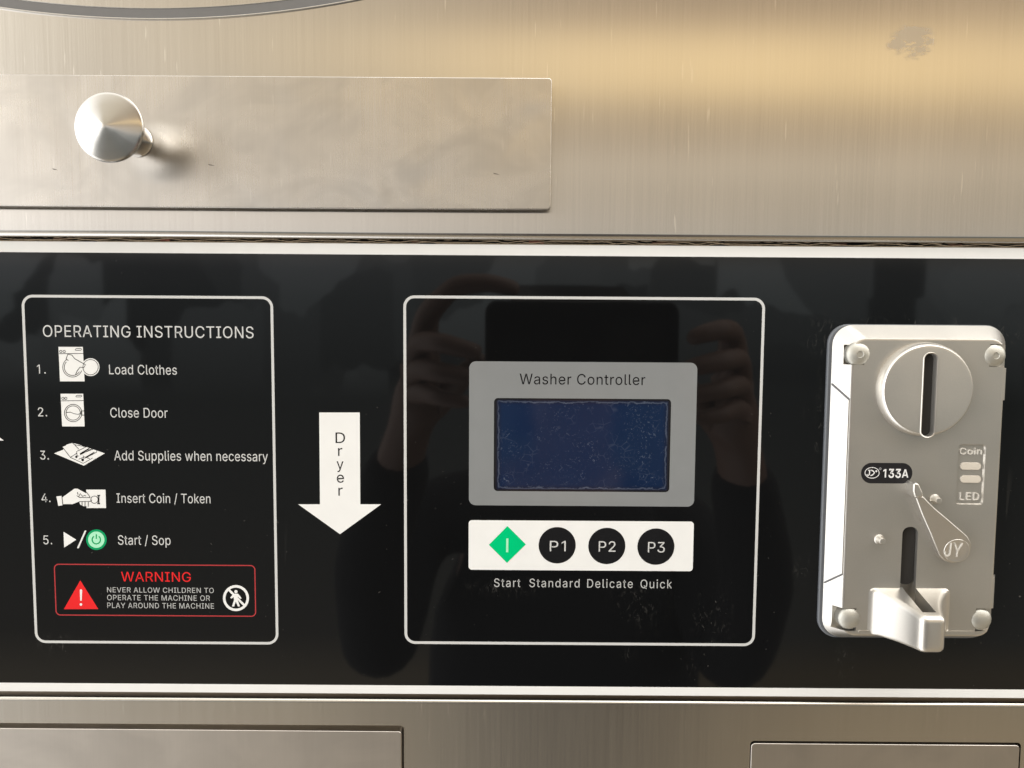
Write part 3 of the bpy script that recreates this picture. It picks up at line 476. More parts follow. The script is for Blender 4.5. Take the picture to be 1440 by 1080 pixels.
's':(365,'182 -8 157 -7 133 -3 112 3 93 12 76 24 62 38 50 54 41 73 36 94 94 107 101 87 111 72 124 60 141 52 160 47 181 45 206 47 227 53 244 62 258 74 265 88 268 103 266 115 262 126 254 136 243 144 229 150 212 155 149 170 118 180 92 192 72 208 58 227 50 249 47 274 49 295 55 314 65 332 79 347 95 360 115 370 137 378 161 383 187 384 212 383 234 379 254 372 271 363 286 352 299 339 309 324 318 308 324 290 268 277 262 291 254 304 243 316 228 325 210 331 187 333 166 331 147 326 131 317 119 305 111 292 109 277 110 264 115 253 124 243 136 235 152 229 172 223 229 209 261 200 287 187 306 171 320 153 328 131 331 107 329 85 323 65 312 47 298 31 281 18 260 6 236 -2 210 -7','43 45 44 43 46 45 42 46 43 42 47 46 41 47 42 41 48 47 40 48 41 40 49 48 39 49 40 39 50 49 38 50 39 38 60 50 60 51 50 38 61 60 59 51 60 37 61 38 37 62 61 58 51 59 37 63 62 57 51 58 57 52 51 37 64 63 56 52 57 36 64 37 56 53 52 36 65 64 55 53 56 35 65 36 35 66 65 54 53 55 35 67 66 34 67 35 34 68 67 34 69 68 33 69 34 33 70 69 33 71 70 33 72 71 32 72 33 32 73 72 32 74 73 31 74 32 31 75 74 30 75 31 30 76 75 29 76 30 29 77 76 28 77 29 27 77 28 27 78 77 26 78 27 25 78 26 24 78 25 24 79 78 23 79 24 22 79 23 9 11 10 22 80 79 21 80 22 8 11 9 20 80 21 8 12 11 20 81 80 19 81 20 7 12 8 7 13 12 19 82 81 18 82 19 7 14 13 6 14 7 17 82 18 6 15 14 16 82 17 16 83 82 6 16 15 6 83 16 5 83 6 5 84 83 4 84 5 4 85 84 3 85 4 3 86 85 2 86 3 2 87 86 1 87 2 1 0 87'),
't':(227,'204 379 204 327 6 327 6 379 65 471 126 471 126 98 127 83 130 70 136 61 144 55 156 51 170 50 175 50 180 50 185 51 191 52 197 53 202 54 213 2 207 0 200 -2 192 -3 184 -3 176 -4 168 -4 138 -1 113 7 92 21 77 41 68 64 65 93','31 5 4 31 6 5 2 0 3 2 1 0 31 7 6 30 7 31 30 8 7 30 9 8 29 9 30 29 10 9 29 11 10 17 19 18 16 19 17 15 19 16 29 12 11 14 19 15 13 19 14 12 19 13 29 19 12 28 19 29 27 19 28 26 19 27 26 20 19 26 21 20 25 21 26 25 22 21 25 23 22 25 24 23'),
'u':(410,'182 -5 158 -3 135 2 115 11 97 23 82 39 69 59 60 82 54 109 53 139 53 379 114 379 114 144 116 117 124 94 137 75 154 61 175 53 200 50 218 51 234 55 249 62 263 71 274 83 283 97 290 113 295 132 296 153 296 379 357 379 357 0 298 0 298 92 307 92 294 60 277 35 257 17 234 5 209 -3','9 11 10 9 12 11 27 29 28 27 30 29 26 30 27 9 13 12 8 13 9 25 33 26 33 30 26 8 14 13 24 33 25 7 14 8 23 32 24 32 33 24 7 15 14 23 34 32 34 31 32 34 30 33 22 34 23 6 15 7 6 16 15 21 34 22 20 34 21 6 17 16 20 35 34 31 30 34 5 17 6 19 35 20 5 18 17 18 35 19 5 35 18 4 35 5 4 36 35 3 36 4 3 37 36 2 37 3 2 38 37 1 38 2 1 0 38'),
'w':(567,'138 0 23 379 87 379 133 214 140 190 147 164 154 137 161 107 168 75 175 41 165 41 172 74 179 105 186 135 192 163 199 189 206 214 252 379 316 379 362 214 368 189 375 163 382 136 388 106 395 75 402 41 391 41 399 75 406 106 413 135 420 163 427 189 434 214 480 379 545 379 429 0 368 0 319 172 314 189 309 207 305 225 300 243 295 262 291 280 286 299 281 318 277 338 291 338 286 319 281 299 277 280 272 262 267 243 263 225 258 207 253 189 248 172 199 0','0 2 1 0 3 2 16 46 17 46 18 17 46 47 18 47 19 18 32 34 33 32 35 34 16 45 46 48 19 47 49 44 48 44 19 48 16 49 45 49 44 45 16 50 49 43 19 44 16 51 50 42 19 43 16 52 51 41 19 42 40 19 41 16 53 52 39 19 40 16 54 53 0 4 3 15 54 16 39 20 19 31 35 32 38 20 39 15 55 54 0 5 4 37 20 38 37 21 20 30 35 31 15 56 55 14 56 15 14 57 56 36 21 37 0 6 5 36 22 21 29 35 30 13 57 14 0 7 6 36 23 22 28 35 29 12 57 13 0 8 7 36 24 23 27 35 28 11 57 12 0 10 8 10 9 8 36 26 24 26 25 24 26 35 27 10 57 11 0 57 10 36 35 26'),
'y':(389,'47 -139 61 -86 71 -87 83 -89 94 -90 104 -89 113 -86 122 -81 130 -74 138 -64 145 -51 151 -36 163 -1 17 379 84 379 165 155 173 132 180 109 187 87 193 64 199 42 206 21 184 21 190 42 196 64 202 87 209 110 216 132 224 155 305 379 371 379 204 -58 196 -77 187 -93 177 -107 165 -119 153 -128 139 -136 125 -141 109 -144 91 -145 82 -145 73 -144 65 -143 57 -142 52 -140','12 14 13 12 15 14 28 30 29 28 31 30 12 16 15 27 31 28 26 31 27 12 17 16 25 21 26 21 31 26 12 18 17 24 21 25 12 19 18 23 20 24 20 21 24 12 23 19 23 20 19 12 22 23 12 21 22 12 31 21 11 31 12 10 31 11 9 31 10 9 32 31 8 32 9 7 32 8 7 33 32 6 33 7 0 2 1 5 33 6 0 3 2 4 33 5 0 4 3 0 33 4 0 34 33 0 35 34 0 36 35 0 37 36 0 38 37 45 38 0 44 38 45 44 39 38 43 39 44 42 39 43 42 40 39 41 40 42')}
BOLD = {'1':(483,'413 -22 54 -22 54 77 413 77 191 531 298 531 298 -22 190 -22 190 426 216 426 64 314 64 438','11 5 4 11 9 5 9 6 5 10 8 11 8 9 11 10 7 8 10 6 9 7 6 10 1 3 2 1 0 3'),
'3':(483,'318 -7 287 -19 254 -27 218 -29 185 -27 154 -21 124 -11 97 4 73 22 52 44 37 70 26 99 18 154 128 154 134 121 138 110 144 101 152 92 162 85 173 80 187 75 202 73 218 72 236 73 252 76 266 81 278 88 288 96 296 105 302 116 306 129 307 145 306 159 302 173 297 185 289 196 279 205 265 214 248 220 227 224 200 226 135 226 135 307 266 457 266 430 48 430 48 531 394 531 394 452 189 220 189 310 248 312 285 307 317 296 346 280 370 259 390 234 404 206 412 177 415 145 412 112 403 82 389 54 370 30 346 9','45 47 46 45 43 47 43 48 47 45 42 43 44 48 43 44 51 48 51 49 48 42 44 45 42 50 44 50 51 44 49 52 51 42 49 50 41 49 42 49 53 52 49 40 53 40 54 53 40 55 54 40 56 55 40 39 56 39 57 56 49 40 41 38 57 39 37 57 38 36 57 37 36 58 57 35 58 36 34 58 35 33 58 34 33 59 58 32 59 33 31 59 32 11 13 12 11 14 13 30 59 31 30 60 59 29 60 30 11 15 14 28 60 29 28 61 60 11 16 15 27 61 28 11 17 16 10 17 11 26 61 27 10 18 17 25 61 26 10 19 18 25 62 61 24 62 25 10 20 19 23 62 24 10 21 20 22 62 23 10 22 21 10 62 22 9 62 10 9 63 62 8 63 9 8 64 63 7 64 8 7 0 64 6 0 7 6 1 0 5 1 6 5 2 1 4 2 5 4 3 2'),
'A':(510,'101 -22 -15 -22 186 531 292 531 494 -22 380 -22 266 295 259 316 252 339 243 366 234 396 223 432 203 500 274 500 254 431 243 395 234 364 225 338 218 315 211 295 348 177 132 177 132 164 348 164','1 12 2 12 3 2 12 13 3 13 4 3 1 11 12 14 4 13 1 10 11 15 4 14 1 16 10 16 9 10 16 9 15 9 4 15 8 4 9 1 17 16 7 4 8 1 18 17 6 4 7 1 19 18 1 21 19 21 22 19 22 0 19 5 23 6 23 20 6 20 4 6 1 22 21 22 20 21 22 23 20 23 4 20 1 0 22 5 4 23')}
GLYPHS['1'] = (430, '262 0 262 509 206 509 90 430 90 366 200 440 200 0', None)
BOLD['A'] = (490, '0 0 100 0 135 105 325 105 360 0 460 0 285 509 175 509 230 400 162 185 298 185', '0 1 2 0 2 9 0 9 7 9 8 7 3 4 5 3 5 10 10 5 6 10 6 8 7 8 6 2 3 10 2 10 9')
BOLD['1'] = (430, '285 0 285 512 185 512 70 440 70 345 180 410 180 0', None)
# a clean D: outer outline, then the hole, joined by quads
GLYPHS['D'] = (502, '60 0 60 509 150 509 225 509 273 505 315 495 353 478 385 455 412 426 433 391 449 351 458 306 462 255 458 205 449 159 433 119 411 83 384 54 351 31 312 14 268 3 219 0 150 0 '
               '125 57 125 452 160 452 221 452 258 449 291 441 320 428 344 410 364 388 379 361 390 329 397 294 399 255 397 216 390 181 379 149 363 122 343 99 318 81 288 68 254 60 215 57 160 57',
               ' '.join('%d %d %d %d %d %d' % (i, (i + 1) % 23, 23 + (i + 1) % 23, i, 23 + (i + 1) % 23, 23 + i) for i in range(23)))
CAP = 509.0


def text_bm(body, x0, x1, y0, y1, h, spacing=1.0, bold=False, depth=0.0, mi=0):
    """lettering fitted to the box measured in the photo (cap top y0, baseline y1, px)"""
    G = BOLD if bold else GLYPHS
    bm = bmesh.new()
    pen = 0.0
    for ch in body:
        adv, vs, fs = G[ch]
        if vs:
            q = [int(k) for k in vs.split()]
            vv = [bm.verts.new((pen + q[i], q[i + 1], 0)) for i in range(0, len(q), 2)]
            if fs is None:
                bmesh.ops.triangulate(bm, faces=[bm.faces.new(vv)])
            else:
                t = [int(k) for k in fs.split()]
                for i in range(0, len(t), 3):
                    bm.faces.new((vv[t[i]], vv[t[i + 1]], vv[t[i + 2]]))
        pen += adv + (spacing - 1.0) * 250
    X0, Z0, X1, Z1 = rect_px(x0, y0, x1, y1, h)
    lo, hi = min(v.co.x for v in bm.verts), max(v.co.x for v in bm.verts)
    bm.normal_update()
    for f in bm.faces:
        if f.normal.z < 0:
            f.normal_flip()
    if depth > 0:
        r = bmesh.ops.extrude_face_region(bm, geom=list(bm.faces))
        for v in [k for k in r['geom'] if isinstance(k, bmesh.types.BMVert)]:
            v.co.z += 1.0
    for v in bm.verts:
        x = X0 + (v.co.x - lo) / (hi - lo) * (X1 - X0)
        z = Z0 + v.co.y / CAP * (Z1 - Z0)
        v.co = v3((x, z), h + v.co.z * depth)
    if depth > 0:
        bmesh.ops.recalc_face_normals(bm, faces=bm.faces)
    for f in bm.faces:
        f.material_index = mi
        f.normal_update()
    return bm


# ------------------------------------------------------------------ materials
def mat(name):
    m = bpy.data.materials.new(name)
    m.use_nodes = True
    t = NT(m.node_tree)
    bs = m.node_tree.nodes['Principled BSDF']
    return m, t, bs


def simple(name, col, rough=0.5, metal=0.0, spec=0.5, coat=0.0, noise_amt=0.06, noise_scale=300):
    m, t, bs = mat(name)
    geo = t.new('ShaderNodeNewGeometry')
    nz = t.noise(geo.outputs['Position'], noise_scale, 3)
    k = t.m('MULTIPLY_ADD', nz, 2 * noise_amt, 1 - noise_amt)
    v = t.new('ShaderNodeVectorMath', operation='SCALE')
    v.inputs[0].default_value = col
    t.l.new(k, v.inputs['Scale'])
    t.l.new(v.outputs[0], bs.inputs['Base Color'])
    bs.inputs['Roughness'].default_value = rough
    bs.inputs['Metallic'].default_value = metal
    bs.inputs['Specular IOR Level'].default_value = spec
    bs.inputs['Coat Weight'].default_value = coat
    bs.inputs['Coat Roughness'].default_value = 0.04
    return m


def gauss(t, X, Z, cx, cz, rx, rz):
    a = t.m('DIVIDE', t.m('SUBTRACT', X, cx * MM), rx * MM)
    b = t.m('DIVIDE', t.m('SUBTRACT', Z, cz * MM), rz * MM)
    s = t.m('ADD', t.m('MULTIPLY', a, a), t.m('MULTIPLY', b, b))
    return t.m('EXPONENT', t.m('MULTIPLY', s, -1.0))


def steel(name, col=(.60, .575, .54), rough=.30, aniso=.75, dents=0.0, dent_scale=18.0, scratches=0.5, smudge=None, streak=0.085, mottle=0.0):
    """brushed stainless steel, grain running up and down"""
    m, t, bs = mat(name)
    geo = t.new('ShaderNodeNewGeometry')
    pos = geo.outputs['Position']
    fine = t.noise(t.scaled(pos, (2200, 2200, 22)), 1.0, 3, .6)
    mid = t.noise(t.scaled(pos, (420, 420, 9)), 1.0, 2, .5)
    broad = t.noise(t.scaled(pos, (22, 22, 9)), 1.0, 2, .5)
    g = t.m('ADD', t.m('MULTIPLY', fine, .72), t.m('MULTIPLY', mid, .28))
    k = t.m('ADD', t.m('MULTIPLY_ADD', g, streak * 2, 1 - streak), t.m('MULTIPLY_ADD', broad, .16, -.08))
    if mottle > 0:                                   # blotchy tone painted for uneven reflections of the dented sheet
        mo = t.noise(t.scaled(pos, (1, 1, 1.3)), 34, 3, .55, .9)
        mo2 = t.noise(t.scaled(pos, (1, 1, 1), (2, 3, 1)), 85, 2, .5)
        mo = t.m('SUBTRACT', t.m('ADD', t.m('MULTIPLY', t.step(mo, .32, .68), .75), t.m('MULTIPLY', mo2, .25)), .5)
        k = t.m('ADD', k, t.m('MULTIPLY', mo, mottle))
    # short bright hairline scratches
    sc = t.noise(t.scaled(pos, (1100, 1100, 75), (3.1, 0, 7.7)), 1.0, 1, .4)
    sm = t.m('MULTIPLY', t.step(sc, .735, .80), scratches)
    k = t.m('ADD', k, t.m('MULTIPLY', sm, .30))
    v = t.new('ShaderNodeVectorMath', operation='SCALE')
    v.inputs[0].default_value = col
    t.l.new(k, v.inputs['Scale'])
    colr = v.outputs[0]
    r = t.m('ADD', t.m('MULTIPLY_ADD', g, .06, rough - .03), t.m('MULTIPLY', sm, .10))
    if smudge:
        sep = t.new('ShaderNodeSeparateXYZ')
        t.l.new(pos, sep.inputs[0])
        q = gauss(t, sep.outputs[0], sep.outputs[2], *smudge)
        nz = t.noise(t.scaled(pos, (160, 160, 320)), 1.0, 4, .6)
        q = t.step(t.m('MULTIPLY', q, t.m('MULTIPLY_ADD', nz, 3.2, -.85)), .25, .6)
        colr = t.mix(t.m('MULTIPLY', q, .28), colr, (.42, .385, .33))
        r = t.m('ADD', r, t.m('MULTIPLY', q, .12))
    if mottle > 0:
        r = t.m('SUBTRACT', r, t.m('MULTIPLY', mo, mottle * .12))
    t.l.new(colr, bs.inputs['Base Color'])
    t.l.new(r, bs.inputs['Roughness'])
    bs.inputs['Metallic'].default_value = 1.0
    bs.inputs['Anisotropic'].default_value = aniso
    cx = t.new('ShaderNodeCombineXYZ')
    cx.inputs[0].default_value = 1.0
    t.l.new(cx.outputs[0], bs.inputs['Tangent'])
    b1 = t.new('ShaderNodeBump')
    b1.inputs['Strength'].default_value = .05
    b1.inputs['Distance'].default_value = 0.00004
    t.l.new(g, b1.inputs['Height'])
    if dents > 0:
        d = t.noise(pos, dent_scale, 2.0, .45, .6)
        b0 = t.new('ShaderNodeBump')
        b0.inputs['Strength'].default_value = 1.0
        b0.inputs['Distance'].default_value = dents * MM
        t.l.new(d, b0.inputs['Height'])
        t.l.new(b0.outputs[0], b1.inputs['Normal'])
    t.l.new(b1.outputs[0], bs.inputs['Normal'])
    return m


def print_ink(name, col, rough=.10):
    """ink printed behind the glossy acrylic face"""
    m, t, bs = mat(name)
    geo = t.new('ShaderNodeNewGeometry')
    nz = t.noise(geo.outputs['Position'], 120, 4)
    k = t.m('MULTIPLY_ADD', nz, .10, .95)
    v = t.new('ShaderNodeVectorMath', operation='SCALE')
    v.inputs[0].default_value = col
    t.l.new(k, v.inputs['Scale'])
    t.l.new(v.outputs[0], bs.inputs['Base Color'])
    bs.inputs['Roughness'].default_value = rough
    return m


sm_x, sm_z = at(1285, 58, 2.5)
M_UPPER = steel('brushed_steel_upper', rough=.19, aniso=.93, dents=.06, dent_scale=7, scratches=.5, smudge=(sm_x, sm_z, 9, 6))
M_LOWER = steel('brushed_steel_lower', col=(.56, .53, .48), rough=.24, aniso=.93, dents=.08, dent_scale=6, scratches=.25)
M_DRAWER = steel('dull_steel_drawer', col=(.57, .54, .50), rough=.28, aniso=.7, dents=.65, dent_scale=20, scratches=.25, streak=.07, mottle=.24)
M_LOWDRAWER = steel('dull_steel_lower_drawer', col=(.55, .51, .465), rough=.40, aniso=.5, dents=.25, dent_scale=16, scratches=.1, streak=.05, mottle=.14)
M_DARKSTEEL = simple('raw_steel_edge', (.30, .28, .25), .5, .6)
M_SHADE = simple('recess_shade', (.02, .018, .016), .7)  # near-black colour painting the shade inside slots and seam
M_GASKET = simple('grey_rubber', (.17, .165, .16), .55)
M_CARD = simple('torn_cardboard', (.52, .42, .30), .85, noise_amt=.35, noise_scale=900)
M_WHITE = print_ink('white_ink', (.85, .855, .845))
M_LETTER = print_ink('light_letter_ink', (.63, .635, .63))
M_CAPTION = print_ink('soft_letter_ink', (.52, .525, .52))
M_INK = print_ink('black_ink', (.012, .012, .013), .08)
M_RED = print_ink('red_ink', (.80, .022, .025))
M_REDLINE = print_ink('red_line_ink', (.46, .045, .05))
M_GREEN = print_ink('green_ink', (.0, .56, .20))
M_GREEN2 = print_ink('dark_green_ink', (.0, .34, .12))
M_MINT = print_ink('mint_ink', (.42, .85, .58))
M_GREY = print_ink('grey_ink', (.24, .25, .255))


def black_panel():
    m, t, bs = mat('glossy_black_acrylic')
    geo = t.new('ShaderNodeNewGeometry')
    pos = geo.outputs['Position']
    sep = t.new('ShaderNodeSeparateXYZ')
    t.l.new(pos, sep.inputs[0])
    X, Z = sep.outputs[0], sep.outputs[2]
    # rubbed dusty marks where the photo shows them: (px, py, half width px, half height px)
    spots = [(985, 868, 14, 34), (972, 938, 7, 22), (882, 920, 12, 14), (1128, 795, 14, 26), (715, 826, 60, 14), (900, 850, 40, 40),
             (1010, 870, 24, 40), (1163, 474, 38, 30), (1408, 468, 44, 24), (1280, 455, 120, 10), (1150, 600, 6, 90), (90, 905, 60, 14), (1190, 930, 16, 30)]
    dust = None
    for px, py, rx, ry in spots:
        cx, cz = at(px, py)
        g = gauss(t, X, Z, cx, cz, rx / 3.73, ry / 3.73)
        dust = g if dust is None else t.m('MAXIMUM', dust, g)
    n1 = t.noise(t.scaled(pos, (330, 330, 150), (2, 1, 5)), 1.0, 6, .7, 2.2)
    n2 = t.noise(t.scaled(pos, (1500, 1500, 1100), (5, 2, 1)), 1.0, 3, .6)
    rub = t.m('MULTIPLY', t.m('MULTIPLY', dust, dust), t.step(n1, .52, .80))
    fleck = t.m('MULTIPLY', t.m('MULTIPLY', t.step(n2, .66, .74), dust), .8)
    # loose specks all over, thicker in the lower half
    n3 = t.noise(t.scaled(pos, (700, 700, 700), (1, 4, 2)), 1.0, 2, .5)
    n4 = t.noise(pos, 18, 2, .5)
    low = t.step(Z, 0.02, -0.13)
    speck = t.m('MULTIPLY', t.m('MULTIPLY', t.step(n3, .70, .76), t.step(n4, .42, .62)), t.m('MULTIPLY_ADD', low, .8, .15))
    # a few long hairline scratches
    n5 = t.noise(t.scaled(pos, (260, 260, 14), (9, 2, 3)), 1.0, 2, .5, .3)
    hair = t.m('MULTIPLY', t.m('MULTIPLY', t.step(n5, .70, .74), t.step(n4, .5, .6)), t.m('MULTIPLY', low, .25))
    a = t.m('ADD', t.m('ADD', rub, fleck), t.m('ADD', speck, hair), clamp=True)
    t.l.new(t.mix(t.m('MULTIPLY', a, .15), (.0045, .0047, .005), (.50, .48, .44)), bs.inputs['Base Color'])
    t.l.new(t.m('MULTIPLY_ADD', a, .35, .035), bs.inputs['Roughness'])
    bp = t.new('ShaderNodeBump')
    bp.inputs['Strength'].default_value = 1.0
    bp.inputs['Distance'].default_value = .00004
    t.l.new(t.noise(pos, 26, 2), bp.inputs['Height'])
    t.l.new(bp.outputs[0], bs.inputs['Normal'])
    return m


M_PANEL = black_panel()


def lcd():
    m, t, bs = mat('blue_screen_crazed')
    geo = t.new('ShaderNodeNewGeometry')
    pos = geo.outputs['Position']
    sep = t.new('ShaderNodeSeparateXYZ')
    t.l.new(pos, sep.inputs[0])
    x0, z0, x1, z1 = rect_px(698, 562.5, 939.5, 689.5)
    u = t.m('DIVIDE', t.m('SUBTRACT', sep.outputs[0], (x0 + x1) / 2 * MM), (x1 - x0) / 2 * MM)
    v = t.m('DIVIDE', t.m('SUBTRACT', sep.outputs[2], (z0 + z1) / 2 * MM), (z1 - z0) / 2 * MM)
    du = t.m('MULTIPLY', t.m('SUBTRACT', 1.0, t.m('ABSOLUTE', u)), (x1 - x0) / 2)
    dv = t.m('MULTIPLY', t.m('SUBTRACT', 1.0, t.m('ABSOLUTE', v)), (z1 - z0) / 2)
    edge = t.m('MINIMUM', du, dv)                       # mm from the screen's edge
    wob = t.noise(pos, 260, 4, .6)
    nfine = t.noise(t.scaled(pos, (1, 1, 1), (.3, 0, .1)), 620, 4, .65, 1.6)
    ncl = t.noise(pos, 70, 2)
    # crazed glue specks
    sp = t.m('MULTIPLY', t.step(nfine, .585, .70), t.step(ncl, .36, .60))
    sp2 = t.m('MULTIPLY', t.step(t.noise(pos, 1500, 2, .5), .66, .74), t.step(ncl, .40, .60))
    vor = t.new('ShaderNodeTexVoronoi', feature='DISTANCE_TO_EDGE')
    t.l.new(t.scaled(pos, (330, 330, 330)), vor.inputs['Vector'])
    vor.inputs['Scale'].default_value = 1.0
    crack = t.m('MULTIPLY', t.step(vor.outputs['Distance'], .07, .0), t.step(t.noise(pos, 95, 3), .53, .64))
    # torn border
    eb = t.m('ADD', edge, t.m('MULTIPLY_ADD', wob, -3.2, 1.2))
    border = t.box(eb, .15, .62, .22)
    outer = t.step(edge, .45, .2)
    a = t.m('ADD', t.m('MULTIPLY', sp, .55), t.m('ADD', t.m('MULTIPLY', crack, .14), t.m('MULTIPLY', sp2, .6)), clamp=True)
    a = t.m('MAXIMUM', a, t.m('MULTIPLY', border, t.m('MULTIPLY_ADD', wob, 1.2, -.15)), clamp=True)
    a = t.m('MULTIPLY', a, t.m('SUBTRACT', 1.0, outer))
    blue = t.mix(t.noise(pos, 45, 2), (.0045, .0135, .045), (.0065, .019, .060))
    blue = t.mix(t.step(edge, 2.5, 0.2), blue, (.008, .012, .032))
    c = t.mix(t.m('MULTIPLY', a, .55), blue, (.20, .24, .33))
    t.l.new(t.mix(outer, c, (.012, .012, .02)), bs.inputs['Base Color'])
    bs.inputs['Roughness'].default_value = .08
    return m


M_LCD = lcd()


def zinc(name, col=(.66, .635, .59), rough=.33, metal=.86):
    m, t, bs = mat(name)
    geo = t.new('ShaderNodeNewGeometry')
    pos = geo.outputs['Position']
    n = t.noise(pos, 2600, 3)
    nb = t.noise(pos, 60, 3)
    k = t.m('ADD', t.m('MULTIPLY_ADD', n, .10, .93), t.m('MULTIPLY_ADD', nb, .08, -.04))
    v = t.new('ShaderNodeVectorMath', operation='SCALE')
    v.inputs[0].default_value = col
    t.l.new(k, v.inputs['Scale'])
    t.l.new(v.outputs[0], bs.inputs['Base Color'])
    t.l.new(t.m('MULTIPLY_ADD', nb, .12, rough - .06), bs.inputs['Roughness'])
    bs.inputs['Metallic'].default_value = metal
    bp = t.new('ShaderNodeBump')
    bp.inputs['Strength'].default_value = .25
    bp.inputs['Distance'].default_value = .00003
    t.l.new(n, bp.inputs['Height'])
    t.l.new(bp.outputs[0], bs.inputs['Normal'])
    return m


M_ZINC = zinc('silver_painted_zinc')
M_ZINC_DISC = zinc('silver_painted_zinc_disc', (.73, .705, .66), .34)
M_SCREW = zinc('dull_screw_metal', (.54, .53, .48), .45, .7)
M_FLANGE = simple('grey_flange_plastic', (.13, .14, .155), .45)
M_STICK = simple('black_sticker', (.012, .011, .013), .35)
M_STICKW = simple('white_sticker_print', (.85, .85, .85), .4)
M_STICKG = simple('grey_sticker_print', (.25, .25, .26), .4)
M_GLINT = zinc('letter_glint_zinc', (.80, .77, .71), .4, .15)  # paler colour painting the highlights on the raised letters
M_LED = simple('milky_led_window', (.66, .61, .53), .35)


def turned():
    """steel knob with a turned (spun) face"""
    m, t, bs = mat('turned_steel_knob')
    bs.inputs['Base Color'].default_value = (.58, .56, .53, 1)
    bs.inputs['Metallic'].default_value = 1.0
    bs.inputs['Roughness'].default_value = .27
    bs.inputs['Anisotropic'].default_value = .82
    geo = t.new('ShaderNodeNewGeometry')
    sub = t.new('ShaderNodeVectorMath', operation='SUBTRACT')
    t.l.new(geo.outputs['Position'], sub.inputs[0])
    kx, kz = at(151, 178, 29)
    sub.inputs[1].default_value = (kx * MM, 0, kz * MM)
    sp = t.new('ShaderNodeSeparateXYZ')
    t.l.new(sub.outputs[0], sp.inputs[0])
    cb_ = t.new('ShaderNodeCombineXYZ')
    t.l.new(sp.outputs[0], cb_.inputs[0])
    t.l.new(sp.outputs[2], cb_.inputs[2])
    nm = t.new('ShaderNodeVectorMath', operation='NORMALIZE')
    t.l.new(cb_.outputs[0], nm.inputs[0])
    t.l.new(nm.outputs[0], bs.inputs['Tangent'])
    ln = t.new('ShaderNodeVectorMath', operation='LENGTH')
    t.l.new(cb_.outputs[0], ln.inputs[0])
    rv = t.new('ShaderNodeCombineXYZ')
    t.l.new(ln.outputs['Value'], rv.inputs[0])
    rings = t.noise(rv.outputs[0], 3500, 3)
    t.l.new(t.m('MULTIPLY_ADD', rings, .12, .13), bs.inputs['Roughness'])
    return m


M_KNOB = turned()

# ------------------------------------------------------------------ the machine's front: steel sheets
XL, XR = -520.0, 330.0
H_UP = 2.5
z_up_edge = at(720, 337.5, 1.0)[1]             # lower fold of the upper sheet
z_strip_top = at(720, 343.5)[1]
z_pan_bot = at(720, 977)[1]
z_low_edge = at(720, 984, 0.5)[1]

# upper sheet, folded back along its lower edge
upper = thing('upper_front_panel', 'large brushed stainless steel front sheet above the black control panel', 'steel panel', ((XL + XR) / 2, z_up_edge, 0))
bm = bmesh.new()
prof = [(z_up_edge + 560, H_UP)]
zq = z_up_edge
nseg = 8
rad = 2.3
for i in range(nseg + 1):
    a = math.radians(90 * i / nseg)
    prof.append((zq + rad - rad * math.sin(a), H_UP - rad + rad * math.cos(a)))
prof.append((zq, -6.0))
rows = []
NX = 60
for z, h in prof:
    row = []
    for i in range(NX + 1):
        x = XL + (XR - XL) * i / NX
        wv = 0.18 * mnoise.noise(Vector((x * .012, 3.0, 0)))
        row.append(bm.verts.new(v3((x, z + wv), h)))
    rows.append(row)
for a, b in zip(rows, rows[1:]):
    for i in range(NX):
        bm.faces.new((a[i], a[i + 1], b[i + 1], b[i]))
bmesh.ops.recalc_face_normals(bm, faces=bm.faces)
for f in bm.faces:
    f.normal_update()
if rows and sum(f.normal.y for f in bm.faces) > 0:
    bmesh.ops.reverse_faces(bm, faces=bm.faces)
finish('steel_sheet', bm, M_UPPER, upper, smooth=40)

# round loading door: only its lower rim dips into the picture
dcx, dz_low = at(208, 19, H_UP)
DR = 392.0
dcz = dz_low + DR
n = 360
bm = bmesh.new()
ro, ri = DR + 1.55, DR - 1.55
add_ring(bm, circ(dcx, dcz, ro, n), circ(dcx, dcz, ri, n), H_UP + .12)
gs = finish('door_gasket', bm, M_GASKET, upper)
bm = lathe(dcx, dcz, [(ri - .05, H_UP - 1), (ri - .05, H_UP + .15), (ri - .35, H_UP + .3), (0, H_UP + .3)], n)
finish('loading_door', bm, M_UPPER, upper, smooth=30)
bm = lathe(dcx, dcz, [(ro + .02, H_UP - .5), (ro + .02, H_UP + .15), (ro + .25, H_UP + .35), (ro + .7, H_UP + .3), (ro + 1.2, H_UP - .1)], n)
finish('door_rim', bm, M_UPPER, upper, smooth=50)

# lower sheet with two openings
lower = thing('lower_front_panel', 'brushed stainless steel front sheet below the black control panel', 'steel panel', ((XL + XR) / 2, z_low_edge - 160, 0))
ZB = z_low_edge - 230
HL = 1.2
ld = rect_px(-300, 1023.5, 565, 1240, HL)
ld = (ld[0], ld[1], at(565, 1060, HL)[0], at(280, 1024.5, HL)[1])
hd = (at(1055.5, 1070, HL)[0], ld[1], at(1433, 1060, HL)[0], at(1240, 1046.5, HL)[1])
low_prof = [(ZB, HL)]
rad = 1.3
for i in range(nseg + 1):
    a = math.radians(90 - 90 * i / nseg)
    low_prof.append((z_low_edge - rad + rad * math.cos(a), HL - rad + rad * math.sin(a)))
low_prof.append((z_low_edge, -4.5))
low_prof.append((ZB, -4.5))
bm = bmesh.new()
ra = [bm.verts.new(v3((XL, z), h)) for z, h in low_prof]
rb = [bm.verts.new(v3((XR, z), h)) for z, h in low_prof]
for i in range(len(ra)):
    j = (i + 1) % len(ra)
    bm.faces.new((ra[i], ra[j], rb[j], rb[i]))
bm.faces.new(ra)
bm.faces.new(rb[::-1])
bmesh.ops.recalc_face_normals(bm, faces=bm.faces)
